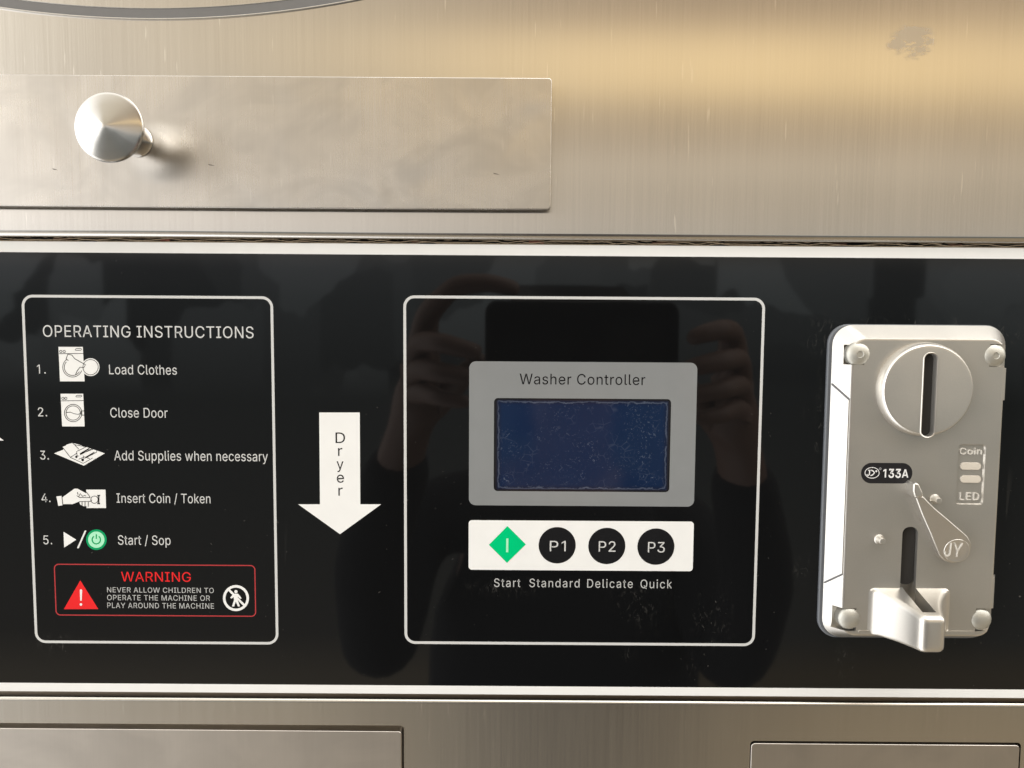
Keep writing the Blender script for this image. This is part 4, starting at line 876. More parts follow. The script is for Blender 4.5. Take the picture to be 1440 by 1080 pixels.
cuts = [prism(rr(ld[0] - 1, ld[1] - 1, ld[2] + .9, ld[3] + 1.75, 1.6), -3.6, 6),
        prism(rr(hd[0] - .35, hd[1] - 1, hd[2] + .6, hd[3] + 1.0, 1.6), -3.6, 6)]
bm = cut(bm, cuts)
finish('steel_sheet', bm, M_LOWER, lower, smooth=30)
# recessed fold behind the black panel's lower edge, and the dark hollows behind the drawers
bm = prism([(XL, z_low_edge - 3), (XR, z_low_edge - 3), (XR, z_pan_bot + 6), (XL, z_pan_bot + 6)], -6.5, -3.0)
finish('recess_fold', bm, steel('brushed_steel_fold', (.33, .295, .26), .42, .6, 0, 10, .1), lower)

# ------------------------------------------------------------------ lint drawer above the panel
HD = 7.5
dr = (at(-420, 200, HD)[0], at(400, 292.3, HD)[1], at(775.2, 200, HD)[0], at(400, 107.0, HD)[1])
lint = thing('lint_drawer', 'long dented steel drawer front with a round knob above the control panel', 'drawer', ((dr[0] + dr[2]) / 2, dr[1], H_UP))
out = []
nb = 70
for i in range(nb + 1):                                # slightly bowed lower edge
    x = dr[0] + 1 + (dr[2] - 1 - dr[0] - 1) * i / nb
    out.append((x, dr[1] - .12 * mnoise.noise(Vector((x * .03, 0, 1))) + .1 * math.sin(x * .02)))
tmp = rr(*dr, 1.2, 4)
outline = out + [p for p in tmp if p[0] > dr[2] - 1.25 and p[1] > dr[1] + .3] + [(dr[0], dr[3]), (dr[0], dr[1] + .5)]
bm = prism(outline, HD - 1.5, HD, .35, 3)
finish('drawer_front', bm, M_DRAWER, lint, smooth=35)
bm = prism([(dr[0] + 3, dr[1] + .55), (dr[2] - 1.0, dr[1] + .55), (dr[2] - 1.0, dr[3] - 1.0), (dr[0] + 3, dr[3] - 1.0)], H_UP - .3, HD - 1.48)
finish('drawer_box', bm, M_DARKSTEEL, lint)
kx, kz = at(151, 178, 29)
bm = lathe(kx, kz, [(0, HD - .3), (5.6, HD - .3), (5.6, HD + .6), (5.0, HD + 1.4), (4.5, HD + 3), (4.2, HD + 6), (4.3, HD + 10), (5.2, HD + 13), (7.2, HD + 15.6), (9.6, HD + 17.6),
                   (11.0, HD + 18.8), (11.5, HD + 19.6), (11.6, HD + 20.3), (11.3, HD + 20.9), (10.5, HD + 21.25), (7, HD + 22.0), (3.5, HD + 22.7), (1.2, HD + 23.12), (.4, HD + 23.2), (0, HD + 23.21)], 96)
finish('knob', bm, M_KNOB, lint, smooth=28)
M_MARK = simple('dark_nick', (.10, .085, .07), .6)
for px, py, ln in ((77, 238, 2.0), (297, 232, 2.6), (698, 244.5, 2.4)):
    cx, cz = at(px, py, HD)
    bm = bmesh.new()
    add_poly(bm, [(cx - ln / 2, cz + .35), (cx - ln / 4, cz - .12), (cx + ln / 2, cz - .30), (cx + ln / 8, cz + .05)], HD + .03)
    finish('nick', bm, M_MARK, lint)

# ------------------------------------------------------------------ drawers below the panel
lowd = thing('steel_drawer', 'wide plain steel drawer front under the black panel, on the side of the instructions', 'drawer', ((ld[0] + ld[2]) / 2, ld[1], 0))
pts = []
o = rr(*ld, 1.3, 5)
for x, z in o:
    if z > ld[3] - 2:
        pts.append((x, z - .45 * ((x - ld[0]) / (ld[2] - ld[0])) ** 4))
    else:
        pts.append((x, z))
bm = prism(pts, -3.2, HL + .5, .35, 3)
finish('drawer_front', bm, M_LOWDRAWER, lowd, smooth=35)

hatch = thing('service_hatch', 'small steel hatch cover below the coin acceptor with rounded corners and slightly bowed top edge', 'hatch', ((hd[0] + hd[2]) / 2, hd[1], 0))
o = rr(*hd, 1.5, 5)
top = [p for p in o]
pts = []
ntop = 24
for i, (x, z) in enumerate(o):
    pts.append((x, z))
bm = prism(pts, -3.2, HL + .3, .35, 3)
for v in bm.verts:                                   # bow of the upper edge
    if v.co.z > (hd[3] - 2) * MM:
        s = (v.co.x / MM - hd[0]) / (hd[2] - hd[0])
        v.co.z += (.18 - .5 * s * s + .3 * s) * MM * .6
finish('hatch_cover', bm, M_LOWDRAWER, hatch, smooth=35)

# ------------------------------------------------------------------ control panel
panel = thing('control_panel', 'wide glossy black control panel with white border strips, printed instructions, blue screen and buttons', 'control panel', (0, z_pan_bot, 0))
bm = prism([(XL + 4, z_pan_bot), (XR - 4, z_pan_bot), (XR - 4, z_strip_top), (XL + 4, z_strip_top)], -3.2, 0, .18, 2)
finish('acrylic_plate', bm, M_PANEL, panel)
for ya, yb in ((343.9, 359.3), (964.8, 976.6)):
    za, zb = at(720, ya)[1], at(720, yb)[1]
    bm = bmesh.new()
    add_poly(bm, [(XL + 4.3, zb), (XR - 4.3, zb), (XR - 4.3, za), (XL + 4.3, za)], .03)
    finish('border_strip', bm, M_WHITE, panel)

E1, E2, E3, E4 = .03, .06, .09, .12


def frame_line(name, x0, y0, x1, y1, rad, wd, m, parent, h=E1):
    q = rect_px(x0, y0, x1, y1)
    bm = bmesh.new()
    add_ring(bm, rr(*q, rad, 10), rr(q[0] + wd, q[1] + wd, q[2] - wd, q[3] - wd, rad - wd, 10), h)
    return finish(name, bm, m, parent)


def letters(parent, body, x0, x1, y0, y1, m=None, h=E1, sp=1.0, name='lettering'):
    return finish(name, text_bm(body, x0, x1, y0, y1, h, sp), m or M_LETTER, parent)


def part_empty(name, parent, px, py):
    o = bpy.data.objects.new(name, None)
    COL.objects.link(o)
    o.empty_display_size = .01
    x, z = at(px, py)
    o.parent = parent
    o.location = Vector((x * MM, 0, z * MM)) - WORLDLOC[parent.name]
    WORLDLOC[o.name] = Vector((x * MM, 0, z * MM))
    return o


# --- operating instructions
ib = part_empty('instruction_table', panel, 213, 905)
frame_line('frame_line', 39.8, 415.6, 387.8, 905.2, 4.2, 1.0, M_LETTER, ib)
letters(ib, 'OPERATING INSTRUCTIONS', 60.3, 356.5, 458.3, 474.6, sp=1.08, name='heading')
for body, x0, x1, y0, y1 in (('1.', 52, 64.2, 512.8, 525.3), ('2.', 53.3, 66.2, 573, 585.5), ('3.', 56.4, 68.6, 633.8, 646.2), ('4.', 58.3, 70.8, 694, 706), ('5.', 60.8, 73.2, 753, 765.4)):
    letters(ib, body, x0, x1, y0, y1, sp=1.1, name='step_number')
for body, x0, x1, y0, y1 in (('Load Clothes', 153.3, 248.6, 513.2, 526.6), ('Close Door', 155, 235.6, 573.6, 587.2), ('Add Supplies when necessary', 160.5, 376.6, 634.4, 648.0),
                             ('Insert Coin / Token', 163.9, 295.9, 694.2, 707.4), ('Start / Sop', 165.8, 239.8, 753, 766.2)):
    letters(ib, body, x0, x1, y0, y1, sp=1.05)


def zt(x0, y0, s):
    return lambda *pp: [at(x0 + a / s, y0 + b / s) for a, b in pp]


LW = .22                                             # thin black icon line, mm


def zcirc(z, cx, cy, r, a0=0, a1=360, n=32):
    return z(*[(cx + r * math.cos(math.radians(a0 + (a1 - a0) * i / n)), cy + r * math.sin(math.radians(a0 + (a1 - a0) * i / n))) for i in range(n + (0 if a1 - a0 == 360 else 1))])


z8 = zt(40, 410, 5.4)
# icon 1: washer with door open and a garment
bm = bmesh.new()
add_poly(bm, z8((228, 420), (413, 420), (427, 682), (240, 682)), E1)
add_poly(bm, zcirc(z8, 472, 574, 68), E1 + .004)
add_stroke(bm, zcirc(z8, 472, 574, 58), LW, E2, 1, True)
add_stroke(bm, z8((233, 472), (416, 470)), LW, E2, 1)
add_stroke(bm, z8((356, 442), (362, 433), (402, 433), (404, 440), (398, 446), (358, 446)), LW, E2, 1, True)
for cx in (246, 272):
    add_stroke(bm, zcirc(z8, cx, 455, 9, n=14), LW, E2, 1, True)
add_stroke(bm, zcirc(z8, 335, 575, 74, 20, 235, 26), LW, E2, 1)
add_stroke(bm, zcirc(z8, 335, 575, 62, 32, 222, 24), LW, E2, 1)
add_stroke(bm, z8((286, 512), (300, 476), (330, 482), (352, 510), (398, 536), (434, 556), (420, 578), (392, 574), (372, 600), (358, 630)), LW * 1.2, E2, 1)
add_stroke(bm, z8((286, 512), (304, 524)), LW * 1.2, E2, 1)
finish('open_washer_icon', bm, [M_WHITE, M_INK], ib)
# icon 2: washer with door shut
bm = bmesh.new()
add_poly(bm, z8((244, 776), (416, 776), (427, 1024), (256, 1024)), E1)
add_stroke(bm, z8((248, 830), (418, 828)), LW, E2, 1)
add_stroke(bm, z8((360, 796), (368, 788), (404, 788), (407, 794), (400, 800), (362, 800)), LW, E2, 1, True)
for cx in (262, 284):
    add_stroke(bm, zcirc(z8, cx, 811, 9, n=14), LW, E2, 1, True)
add_stroke(bm, zcirc(z8, 340, 922, 66), LW * 1.1, E2, 1, True)
add_stroke(bm, zcirc(z8, 340, 922, 54), LW, E2, 1, True)
add_stroke(bm, z8((287, 918), (320, 916), (350, 928), (378, 932), (394, 926)), LW, E2, 1)
add_stroke(bm, z8((424, 906), (403, 906), (398, 922), (404, 938), (426, 938)), LW * 1.2, E2, 1)
finish('closed_washer_icon', bm, [M_WHITE, M_INK], ib)
# icon 3: detergent tray
z3 = zt(60, 610, 9.82)
bm = bmesh.new()
add_poly(bm, z3((158, 270), (280, 222), (330, 150), (410, 128), (470, 140), (590, 178), (858, 270), (568, 440)), E1)
add_poly(bm, z3((272, 182), (412, 126), (492, 250), (384, 325)), E1 + .004)
for a in (((272, 182), (384, 325), (560, 408), (690, 335)), ((412, 128), (440, 150), (500, 212)), ((384, 325), (470, 270)),
          ((440, 150), (590, 178)), ((500, 350), (580, 318), (650, 345)), ((480, 240), (640, 160), (680, 180), (680, 205), (520, 290)),
          ((540, 270), (720, 205), (745, 225), (745, 255), (600, 330)), ((470, 240), (475, 300), (500, 310)), ((560, 300), (570, 340), (600, 330))):
    add_stroke(bm, z3(*a), LW, E2, 1)
add_poly(bm, z3((512, 270), (640, 196), (650, 210), (524, 284)), E2, 1)
add_poly(bm, z3((592, 318), (712, 248), (718, 260), (604, 328)), E2, 1)
add_poly(bm, zcirc(z3, 466, 318, 17, n=14), E2, 1)
add_poly(bm, zcirc(z3, 553, 360, 19, n=14), E2, 1)
finish('detergent_tray_icon', bm, [M_WHITE, M_INK], ib)
# icon 4: hand putting a coin into the slot
z4 = zt(60, 670, 9.82)
bm = bmesh.new()
add_poly(bm, z4((600, 182), (868, 182), (876, 436), (606, 436)), E1)
add_poly(bm, z4((190, 276), (262, 268), (276, 398), (216, 406)), E1)
add_poly(bm, z4((268, 292), (440, 168), (480, 168), (600, 232), (660, 295), (660, 345), (500, 348), (415, 382), (282, 382)), E1 + .004)
add_poly(bm, z4((505, 346), (640, 346), (632, 420), (605, 405), (568, 412), (520, 390)), E1 + .002)
add_poly(bm, zcirc(z4, 716, 320, 50), E2)
add_stroke(bm, zcirc(z4, 716, 320, 50), LW, E3, 1, True)
for a in (((590, 196), (640, 262), (655, 290)), ((500, 275), (520, 235), (552, 275), (586, 258), (600, 275)), ((470, 262), (510, 290), (660, 292)),
          ((500, 348), (670, 342), (680, 320)), ((545, 352), (545, 400)), ((585, 352), (585, 405)), ((480, 215), (490, 250)), ((632, 352), (630, 418)), ((266, 270), (280, 396))):
    add_stroke(bm, z4(*a), LW, E3, 1)
add_poly(bm, z4((755, 254), (793, 254), (793, 272), (784, 272), (784, 364), (793, 364), (793, 382), (755, 382), (755, 364), (766, 364), (766, 272), (755, 272)), E2, 1)
finish('coin_hand_icon', bm, [M_WHITE, M_INK], ib)
# icon 5: play triangle, slash and green power button
zb_ = zt(0, 640, 3.6)
bm = bmesh.new()
add_poly(bm, zb_((322, 388), (386, 428), (325, 468)), E1)
add_poly(bm, zb_((390, 471), (399, 471), (438, 382), (429, 382)), E1)
finish('play_icon', bm, M_WHITE, ib)
bm = bmesh.new()
add_poly(bm, zcirc(zb_, 488, 428, 52), E1, 0)
add_poly(bm, zcirc(zb_, 488, 428, 41.5), E2, 1)
add_stroke(bm, zcirc(zb_, 488, 428, 21, -55, 235, 30), 6 / 3.6 / 3.73, E3, 2)
add_stroke(bm, zb_((488, 400), (488, 424)), 6 / 3.6 / 3.73, E3, 2)
finish('power_icon', bm, [M_GREEN2, M_MINT, M_GREEN2], ib)
# warning box
frame_line('warning_frame', 77, 793.6, 359.7, 866.4, 1.9, .42, M_REDLINE, ib)
letters(ib, 'WARNING', 170.3, 268.3, 804.4, 817.8, M_RED, name='warning_heading', sp=1.05)
for body, x0, x1, y0, y1 in (('NEVER ALLOW CHILDREN TO', 150.6, 300.6, 826.3, 833.4), ('OPERATE THE MACHINE OR', 150.6, 295.2, 837, 844.4), ('PLAY AROUND THE MACHINE', 150.8, 300.8, 848, 855.4)):
    letters(ib, body, x0, x1, y0, y1, M_CAPTION, sp=1.12)
zw = zt(70, 790, 4.8)
bm = bmesh.new()
add_poly(bm, zw((206, 125), (95, 320), (328, 319)), E1, 0)
add_poly(bm, zw((203, 190), (211, 184), (219, 190), (216, 262), (206, 262)), E2, 1)
add_poly(bm, zcirc(zw, 211, 288, 8.5, n=18), E2, 1)
finish('warning_triangle_icon', bm, [M_RED, M_WHITE], ib)
bm = bmesh.new()
add_ring(bm, zcirc(zw, 1257, 245, 88, n=48), zcirc(zw, 1257, 245, 71, n=48), E1)
add_poly(bm, zcirc(zw, 1257, 201, 11, n=18), E2)
add_poly(bm, zw((1240, 215), (1272, 215), (1296, 246), (1286, 251), (1270, 236), (1270, 262), (1284, 300), (1270, 302), (1256, 268), (1244, 302), (1230, 300), (1244, 258), (1242, 238), (1226, 248), (1218, 242)), E2)
add_poly(bm, zw((1202, 192), (1212, 182), (1322, 292), (1312, 302)), E1 + .01)
finish('no_children_icon', bm, M_WHITE, ib)

# --- arrows
ar = part_empty('dryer_arrow', panel, 478, 751)
z5 = zt(400, 560, 5.4)
bm = bmesh.new()
add_poly(bm, z5((264, 108), (572, 108), (576, 805), (735, 805), (422, 1032), (104, 805), (270, 805)), E1)
finish('arrow_shape', bm, M_WHITE, ar)
bm = bmesh.new()
for ch, x0, x1, y0, y1 in (('D', 471.8, 485.2, 608.2, 623), ('r', 475.4, 481.4, 626.4, 641.2), ('y', 473.4, 483.0, 644.9, 659.7), ('e', 473.6, 483.6, 663.8, 678.6), ('r', 475.8, 481.8, 682.2, 697)):
    merge(bm, text_bm(ch, x0, x1, y0, y1, E2))
finish('lettering', bm, M_INK, ar)
bm = bmesh.new()
add_poly(bm, [at(5.5, 619.5), at(-53, 577), at(-112, 619), at(-82, 619), at(-82, 748), at(-24, 748.5), at(-24, 619.3)], E1)
finish('upward_arrow', bm, M_WHITE, panel)

# --- washer controller
cf = part_empty('controller_section', panel, 818, 907)
frame_line('frame_line', 568, 417, 1068.8, 907, 4.2, 1.05, M_LETTER, cf)
bz = rect_px(659.6, 509, 978.4, 711.5)
bm = bmesh.new()
add_poly(bm, rr(*bz, 2.6, 8), E1)
finish('grey_bezel', bm, M_GREY, cf)
wn = rect_px(694.5, 560.5, 942.4, 691.2)
bm = bmesh.new()
add_poly(bm, rr(*wn, 1.5, 8), E2)
finish('screen_window', bm, M_INK, cf)
sc_ = rect_px(697.0, 562.3, 940.6, 689.8)
bm = bmesh.new()
add_poly(bm, rr(*sc_, 1.2, 8), E3)
finish('blue_screen', bm, M_LCD, cf)
letters(cf, 'Washer Controller', 730.8, 907.5, 526, 540.8, M_INK, E2, sp=1.1)

bar = part_empty('button_bar', panel, 817, 802)
bq = rect_px(659, 732.4, 975, 802.2)
bm = prism(rr(*bq, 1.3, 6), -.2, .05)
finish('bar_face', bm, M_WHITE, bar)
z6 = zt(640, 700, 4.0)
bm = bmesh.new()
add_poly(bm, z6((294, 159), (398, 262), (292, 366), (190, 264)), E3, 0)
add_poly(bm, z6((288, 228), (300, 228), (299, 306), (287, 306)), E4, 1)
finish('start_button', bm, [M_GREEN, M_MINT], bar)
for body, cx, cy, x0, x1, y0, y1 in (('P1', 783.5, 766.7, 773.2, 795.6, 760.6, 775.2), ('P2', 853.3, 767.7, 842, 865.6, 761.2, 775.8), ('P3', 922.3, 768.6, 911.2, 935, 762.2, 776.8)):
    x, z = at(cx, cy)
    bm = bmesh.new()
    add_poly(bm, circ(x, z, 7.1, 56), E3, 0)
    merge(bm, text_bm(body, x0, x1, y0, y1, E4, 1.05), 1)
    finish('program_button', bm, [M_INK, M_LETTER], bar)
for body, x0, x1, y0, y1 in (('Start', 694.8, 731.8, 813.6, 825.4), ('Standard', 744.5, 815, 814.0, 825.8), ('Delicate', 825.8, 889.8, 814.6, 826.6), ('Quick', 900.8, 945, 815.2, 827.2)):
    letters(cf, body, x0, x1, y0, y1, sp=1.28, name='button_caption', m=M_CAPTION)

# ------------------------------------------------------------------ cardboard packing showing in the seam over the panel
bm = bmesh.new()
z0 = at(720, 342.6, -1)[1]
z1 = at(720, 338.4, -1)[1]


def ribbon(bm, fz, h, th=.14, dp=1.6, x0=-215, x1=215, step_=.45, mi=0):
    prev = None
    x = x0
    while x <= x1:
        zc = fz(x)
        q = [bm.verts.new(v3((x, zc + th), h)), bm.verts.new(v3((x, zc - th), h)), bm.verts.new(v3((x, zc - th), h - dp)), bm.verts.new(v3((x, zc + th), h - dp))]
        if prev:
            for a in range(4):
                b = (a + 1) % 4
                f = bm.faces.new((prev[a], prev[b], q[b], q[a]))
                f.material_index = mi
        prev = q
        x += step_


def wavy(x):
    env_ = .5 + .9 * abs(mnoise.noise(Vector((x * .035, 4, 0))))
    s_ = math.sin(x * .33 + 5.5 * mnoise.noise(Vector((x * .045, 0, 0))))
    return (z0 + z1) / 2 - .05 + .5 * env_ * s_ + .16 * mnoise.noise(Vector((x * 1.3, 2, 0)))


def torn(x):
    return z0 - .15 + .9 * max(0, mnoise.noise(Vector((x * .11, 7, 0)))) + .16 * mnoise.noise(Vector((x * 1.7, 3, 0)))


ribbon(bm, wavy, -.3, .09, 1.5)
ribbon(bm, lambda x: z1 + .12 + .16 * mnoise.noise(Vector((x * .35, 5, 0))), -.2, .12, 1.6)
ribbon(bm, torn, -.6, .12, 1.2)
for x, ln in ((-196, 5), (-172, 7), (-132, 4), (-38, 3), (6, 6), (52, 9), (118, 7), (163, 5)):       # stained bits
    ribbon(bm, lambda q: (z0 + z1) / 2 + .25 * mnoise.noise(Vector((q * .6, 11, 0))), -.9, .3, .8, x, x + ln, .4, 1 if ln % 2 else 2)
bmesh.ops.recalc_face_normals(bm, faces=bm.faces)
tag(finish('cardboard_packing', bm, [M_CARD, simple('brown_stained_card', (.16, .085, .055), .8), simple('reddish_card', (.30, .10, .07), .8)]), 'thin torn corrugated cardboard edge showing in the seam above the white strip', 'cardboard')
bm = prism([(XL + 4, z0 - 1.2), (XR - 4, z0 - 1.2), (XR - 4, z1 + 2.5), (XL + 4, z1 + 2.5)], -7, -3.6)
finish('seam_recess', bm, M_SHADE, upper)

# ------------------------------------------------------------------ coin acceptor
HF = 8.0                                            # height of its front face, mm
cl = at(1192.5, 690, HF)[0]
cr = at(1403.0, 690, HF)[0]
ct1 = at(1300, 477.5, HF)[1]
cbz = at(1300, 894.0, HF)[1]
EXP = (5.2, 3.3, 4.0, at(1300, 457.5, 1.5)[1] - ct1)    # how far the sloping sides spread at the foot: left, bottom, right, top
coin = thing('coin_acceptor', 'silver metal coin acceptor with round coin slot plate, return lever and protruding chute', 'coin acceptor', ((cl + cr) / 2, cbz, 0))


def spread(h):
    return (HF - h) / (HF - 1.5)


def section(h, extra=0.0, r=5.2):
    k = spread(h)
    return rr(cl - EXP[0] * k - extra, cbz - EXP[1] * k - extra, cr + EXP[2] * k + extra, ct1 + EXP[3] * k + extra, r + 2.4 * k + extra, 8)


body = loft([(section(1.5), 0), (section(1.5), 1.5), (section(HF - .55), HF - .55), (section(HF - .55, -.12), HF - .22), (section(HF - .55, -.45), HF - .04), (section(HF - .55, -.9), HF)])


def boxpx(x0, y0, x1, y1, h0, h1, hm, r=0.0):
    q = rect_px(x0, y0, x1, y1, hm)
    pts = rr(*q, r, 6) if r > 0 else [(q[0], q[1]), (q[2], q[1]), (q[2], q[3]), (q[0], q[3])]
    return prism(pts, h0, h1)


def pocket(x0, y0, x1, y1):
    q = rect_px(x0, y0, x1, y1, HF)
    f = lambda d: rr(q[0] + d, q[1] + d, q[2] - d, q[3] - d, 1.2 - d if d < 1 else .2, 4)
    return loft([(f(.38), HF - .8), (f(0), HF), (f(-.05), HF + 8)])


cuts = [boxpx(1267, 741, 1289, 850, 3, 22, HF, 2.6), pocket(1346, 625, 1384.5, 709.8),
        boxpx(1191, 485, 1216, 513, HF - 4.5, 26, HF), boxpx(1392, 484, 1440, 516, HF - 4.5, 26, HF),
        boxpx(1175, 855.5, 1204, 887.5, HF - 4.5, 26, HF), boxpx(1372, 856, 1430, 888, HF - 4.5, 26, HF)]
sl = rect_px(1297.5, 497, 1315.5, 614, HF + 4)
cuts.append(prism(rr(sl[0] + .2, sl[1] + .3, sl[2] - .2, sl[3] - .3, 1.8, 6), 4, 22))
bm = cut(body, cuts)
finish('housing', bm, M_ZINC, coin, smooth=32)
fl = lambda e: rr(cl - EXP[0] - 1.5 - e, cbz - EXP[1] - .3 - e, cr + EXP[2] - .2 + e, ct1 + EXP[3] + .25 + e, 7.4, 8)
bm = loft([(fl(0), .0), (fl(0), 1.0), (fl(-.4), 1.45)])
finish('mounting_flange', bm, M_FLANGE, coin, smooth=30)


# cover pieces standing slightly proud on the side walls
def side_piece(sx_, za, zb, slant_a, slant_b, name, h0=2.0, h1=HF - .5, proud=.45, m_=None):
    bm = bmesh.new()
    q = [(za, h0), (zb, h0), (zb + slant_b, h1), (za + slant_a, h1)]
    wall = lambda h: (cl - EXP[0] * spread(h)) if sx_ < 0 else (cr + EXP[2] * spread(h))
    inn = [bm.verts.new(v3((wall(h) - sx_ * .8, z), h)) for z, h in q]
    outv = [bm.verts.new(v3((wall(h) + sx_ * proud, z), h)) for z, h in q]
    bm.faces.new(inn)
    bm.faces.new(outv[::-1])
    for i in range(4):
        j = (i + 1) % 4
        bm.faces.new((inn[i], inn[j], outv[j], outv[i]))
    bmesh.ops.recalc_face_normals(bm, faces=bm.faces)
    bmesh.ops.bevel(bm, geom=list(bm.edges), offset=.10 * MM, segments=2, profile=.5, affect='EDGES')
    return finish(name, bm, m_ or M_ZINC, coin, smooth=40)


z_mid_t = at(1197, 562, HF)[1]
z_mid_b = at(1190, 808, HF)[1]
side_piece(-1, at(1158, 819, 2)[1], at(1168, 540, 2)[1], z_mid_b - at(1158, 819, 2)[1], z_mid_t - at(1168, 540, 2)[1], 'side_cover')
M_SEAM = simple('dark_seam_strip', (.16, .16, .17), .7)  # raised dark strips standing in for the cover's thin grooves
for (xa, ya), (xb, yb) in (((1168, 540), (1197, 562)), ((1158, 819), (1190, 808))):
    sa, sb_ = at(xa, ya, 2)[1], at(xb, yb, HF)[1]
    side_piece(-1, sa - .32, sa + .32, sb_ - sa, sb_ - sa, 'cover_seam', proud=.56, m_=M_SEAM)
for ya, yb in ((563, 518), (856, 812)):
    side_piece(1, at(1400, ya, HF)[1], at(1400, yb, HF)[1], 0, 0, 'side_tab', HF - 3.5, HF - .3, .7)

# coin plate with its slot
dcx_, dcz_ = at(1305.5, 548.5, HF + 4)
DRAD = 16.6
bm = lathe(dcx_, dcz_, [(0, HF - 1.5), (DRAD + .7, HF - 1.5), (DRAD + .7, HF + .6), (DRAD + .35, HF + 2.6), (DRAD - .1, HF + 3.6), (DRAD - .6, HF + 4.0), (DRAD - 1.4, HF + 4.1), (0, HF + 4.1)], 96)
bm = cut(bm, [prism(rr(*sl, 2.1, 8), HF - 3, HF + 8)])
finish('coin_plate', bm, M_ZINC_DISC, coin, smooth=30)
# rounded rim round the slot
bm = loft([(rr(sl[0] - .5, sl[1] - .5, sl[2] + .55, sl[3] + .5, 2.6, 8), HF + 4.05), (rr(sl[0] - .3, sl[1] - .3, sl[2] + .35, sl[3] + .3, 2.4, 8), HF + 4.4),
           (rr(sl[0] - .02, sl[1] - .02, sl[2] - .05, sl[3] + .02, 2.1, 8), HF + 4.25), (rr(sl[0] + .15, sl[1] + .15, sl[2] - .3, sl[3] - .15, 1.95, 8), HF + 3.2),
           (rr(sl[0] + .15, sl[1] + .15, sl[2] - .3, sl[3] - .15, 1.95, 8), HF - 2)], False, False)
finish('slot_rim', bm, M_ZINC_DISC, coin, smooth=50)
bm = prism(rr(sl[0] - 1, sl[1] - .6, sl[2] + 1, sl[3] + .6, 2.5, 6), 1.6, HF - 1.6)  # solid dark filler painted as the shade deep in the coin slot
bm = merge(bm, prism(rr(sl[0] + .05, sl[1] + .05, sl[2] - .05, sl[3] - .05, 1.9, 6), HF - 1.5, HF + 1.9))
finish('slot_shade_fill', bm, M_SHADE, coin)
q = rect_px(1267, 741, 1289, 824, HF)
bm = prism(rr(q[0] + .05, q[1] + .05, q[2] - .05, q[3] - .05, 2.5, 6), 2.4, HF - 1.7)  # dark block set in the return slot as its painted shade
finish('return_shade_fill', bm, M_SHADE, coin)

# screws
for px, py, r, star in ((1208.5, 498, 4.6, 1), (1399, 500, 4.5, 1), (1195.5, 870.5, 4.35, 0), (1380, 872, 4.35, 0)):
    x, z = at(px, py, HF)
    prof = [(0, HF - 4.6), (r - .2, HF - 4.6), (r, HF - 3.6), (r, HF - 1.2), (r * .96, HF - .6), (r * .82, HF + .05), (r * .55, HF + .7), (r * .28, HF + 1.0)]
    prof += [(r * .24, HF + .75), (0, HF + .7)] if star else [(0, HF + 1.1)]
    bm = lathe(x, z, prof, 40)
    finish('screw', bm, M_SCREW, coin, smooth=45)

# lower lip
bm = boxpx(1207, 886.8, 1371, 891.8, HF - .6, HF + .4, HF, .6)
finish('bottom_lip', bm, M_ZINC, coin)

# return chute: wide foot tapering to a narrow nose
sxm = at(1278, 850, HF)[0]
zt_, zbm = at(1278, 827.5, HF)[1], at(1278, 893, HF)[1]
loops = []
for H, hw, dt, db, r in ((-.6, 15.4, .3, .3, 2.2), (0.0, 15.3, .1, .1, 2.2), (.35, 14.4, 0, 0, 2.2), (.9, 13.5, -.2, 0, 2.1), (1.7, 12.7, -.5, .05, 2.1), (2.8, 11.8, -.8, .1, 2.0), (4.2, 10.7, -1.15, .1, 2.0),
                         (6, 9.4, -1.6, .12, 2.0), (8, 8.15, -2.1, .15, 2.0), (10, 7.05, -2.6, .2, 1.9), (12, 6.1, -3.1, .25, 1.9), (13.8, 5.45, -3.5, .3, 2.0), (15.2, 5.05, -3.8, .35, 2.1), (16.3, 4.75, -4.05, .45, 2.1),
                         (17.2, 4.35, -4.35, .65, 2.0), (17.9, 3.75, -4.8, 1.05, 1.8), (18.35, 2.9, -5.5, 1.7, 1.4), (18.5, 2.0, -6.3, 2.5, .9)):
    loops.append((rr(sxm - hw, zbm + db, sxm + hw, zt_ + dt, r, 6), HF + H))
bm = loft(loops)
sw = 2.45
wedge = bmesh.new()
q = [(HF - 12, zbm + 4.5), (HF + 14.0, zbm + 6.8), (HF + 15.4, zt_ + 3), (HF - 12, zt_ + 3)]
a_ = [wedge.verts.new(v3((sxm - sw, z), h)) for h, z in q]
b_ = [wedge.verts.new(v3((sxm + sw, z), h)) for h, z in q]
wedge.faces.new(a_)
wedge.faces.new(b_[::-1])
for i in range(4):
    j = (i + 1) % 4
    wedge.faces.new((a_[i], a_[j], b_[j], b_[i]))
bmesh.ops.recalc_face_normals(wedge, faces=wedge.faces)
bm = cut(bm, [wedge])
ch_ = finish('return_chute', bm, M_ZINC, coin, smooth=42)
ch_.modifiers.clear()

# return lever with raised tip
z7 = lambda h, *pp: [at(1130 + a / 3.857, 660 + b / 3.857, h) for a, b in pp]
HLv = HF + 3.4
pts = z7(HLv, (600, 150), (640, 143), (660, 165), (700, 205), (760, 255), (830, 315), (880, 358), (902, 395), (905, 430), (893, 472), (864, 502), (818, 514), (776, 503), (745, 472), (690, 350), (640, 245))
bm = prism(pts, HF - .4, HLv, .5, 4)
la, lb = Vector(z7(HLv, (830, 440))[0]), Vector(z7(HLv, (620, 150))[0])
lnorm = Vector((-(lb - la).y, (lb - la).x)).normalized()


def tilt(bm):
    """the lever leans: its tip stands higher and one flank lower, so it catches the light unlike the flat face"""
    for v in bm.verts:
        if -v.co.y / MM > HF + 1:
            d = Vector((v.co.x / MM, v.co.z / MM)) - la
            v.co.y -= (1.4 * d.dot(lb - la) / (lb - la).length_squared - .1 - .17 * d.dot(lnorm)) * MM
    return bm


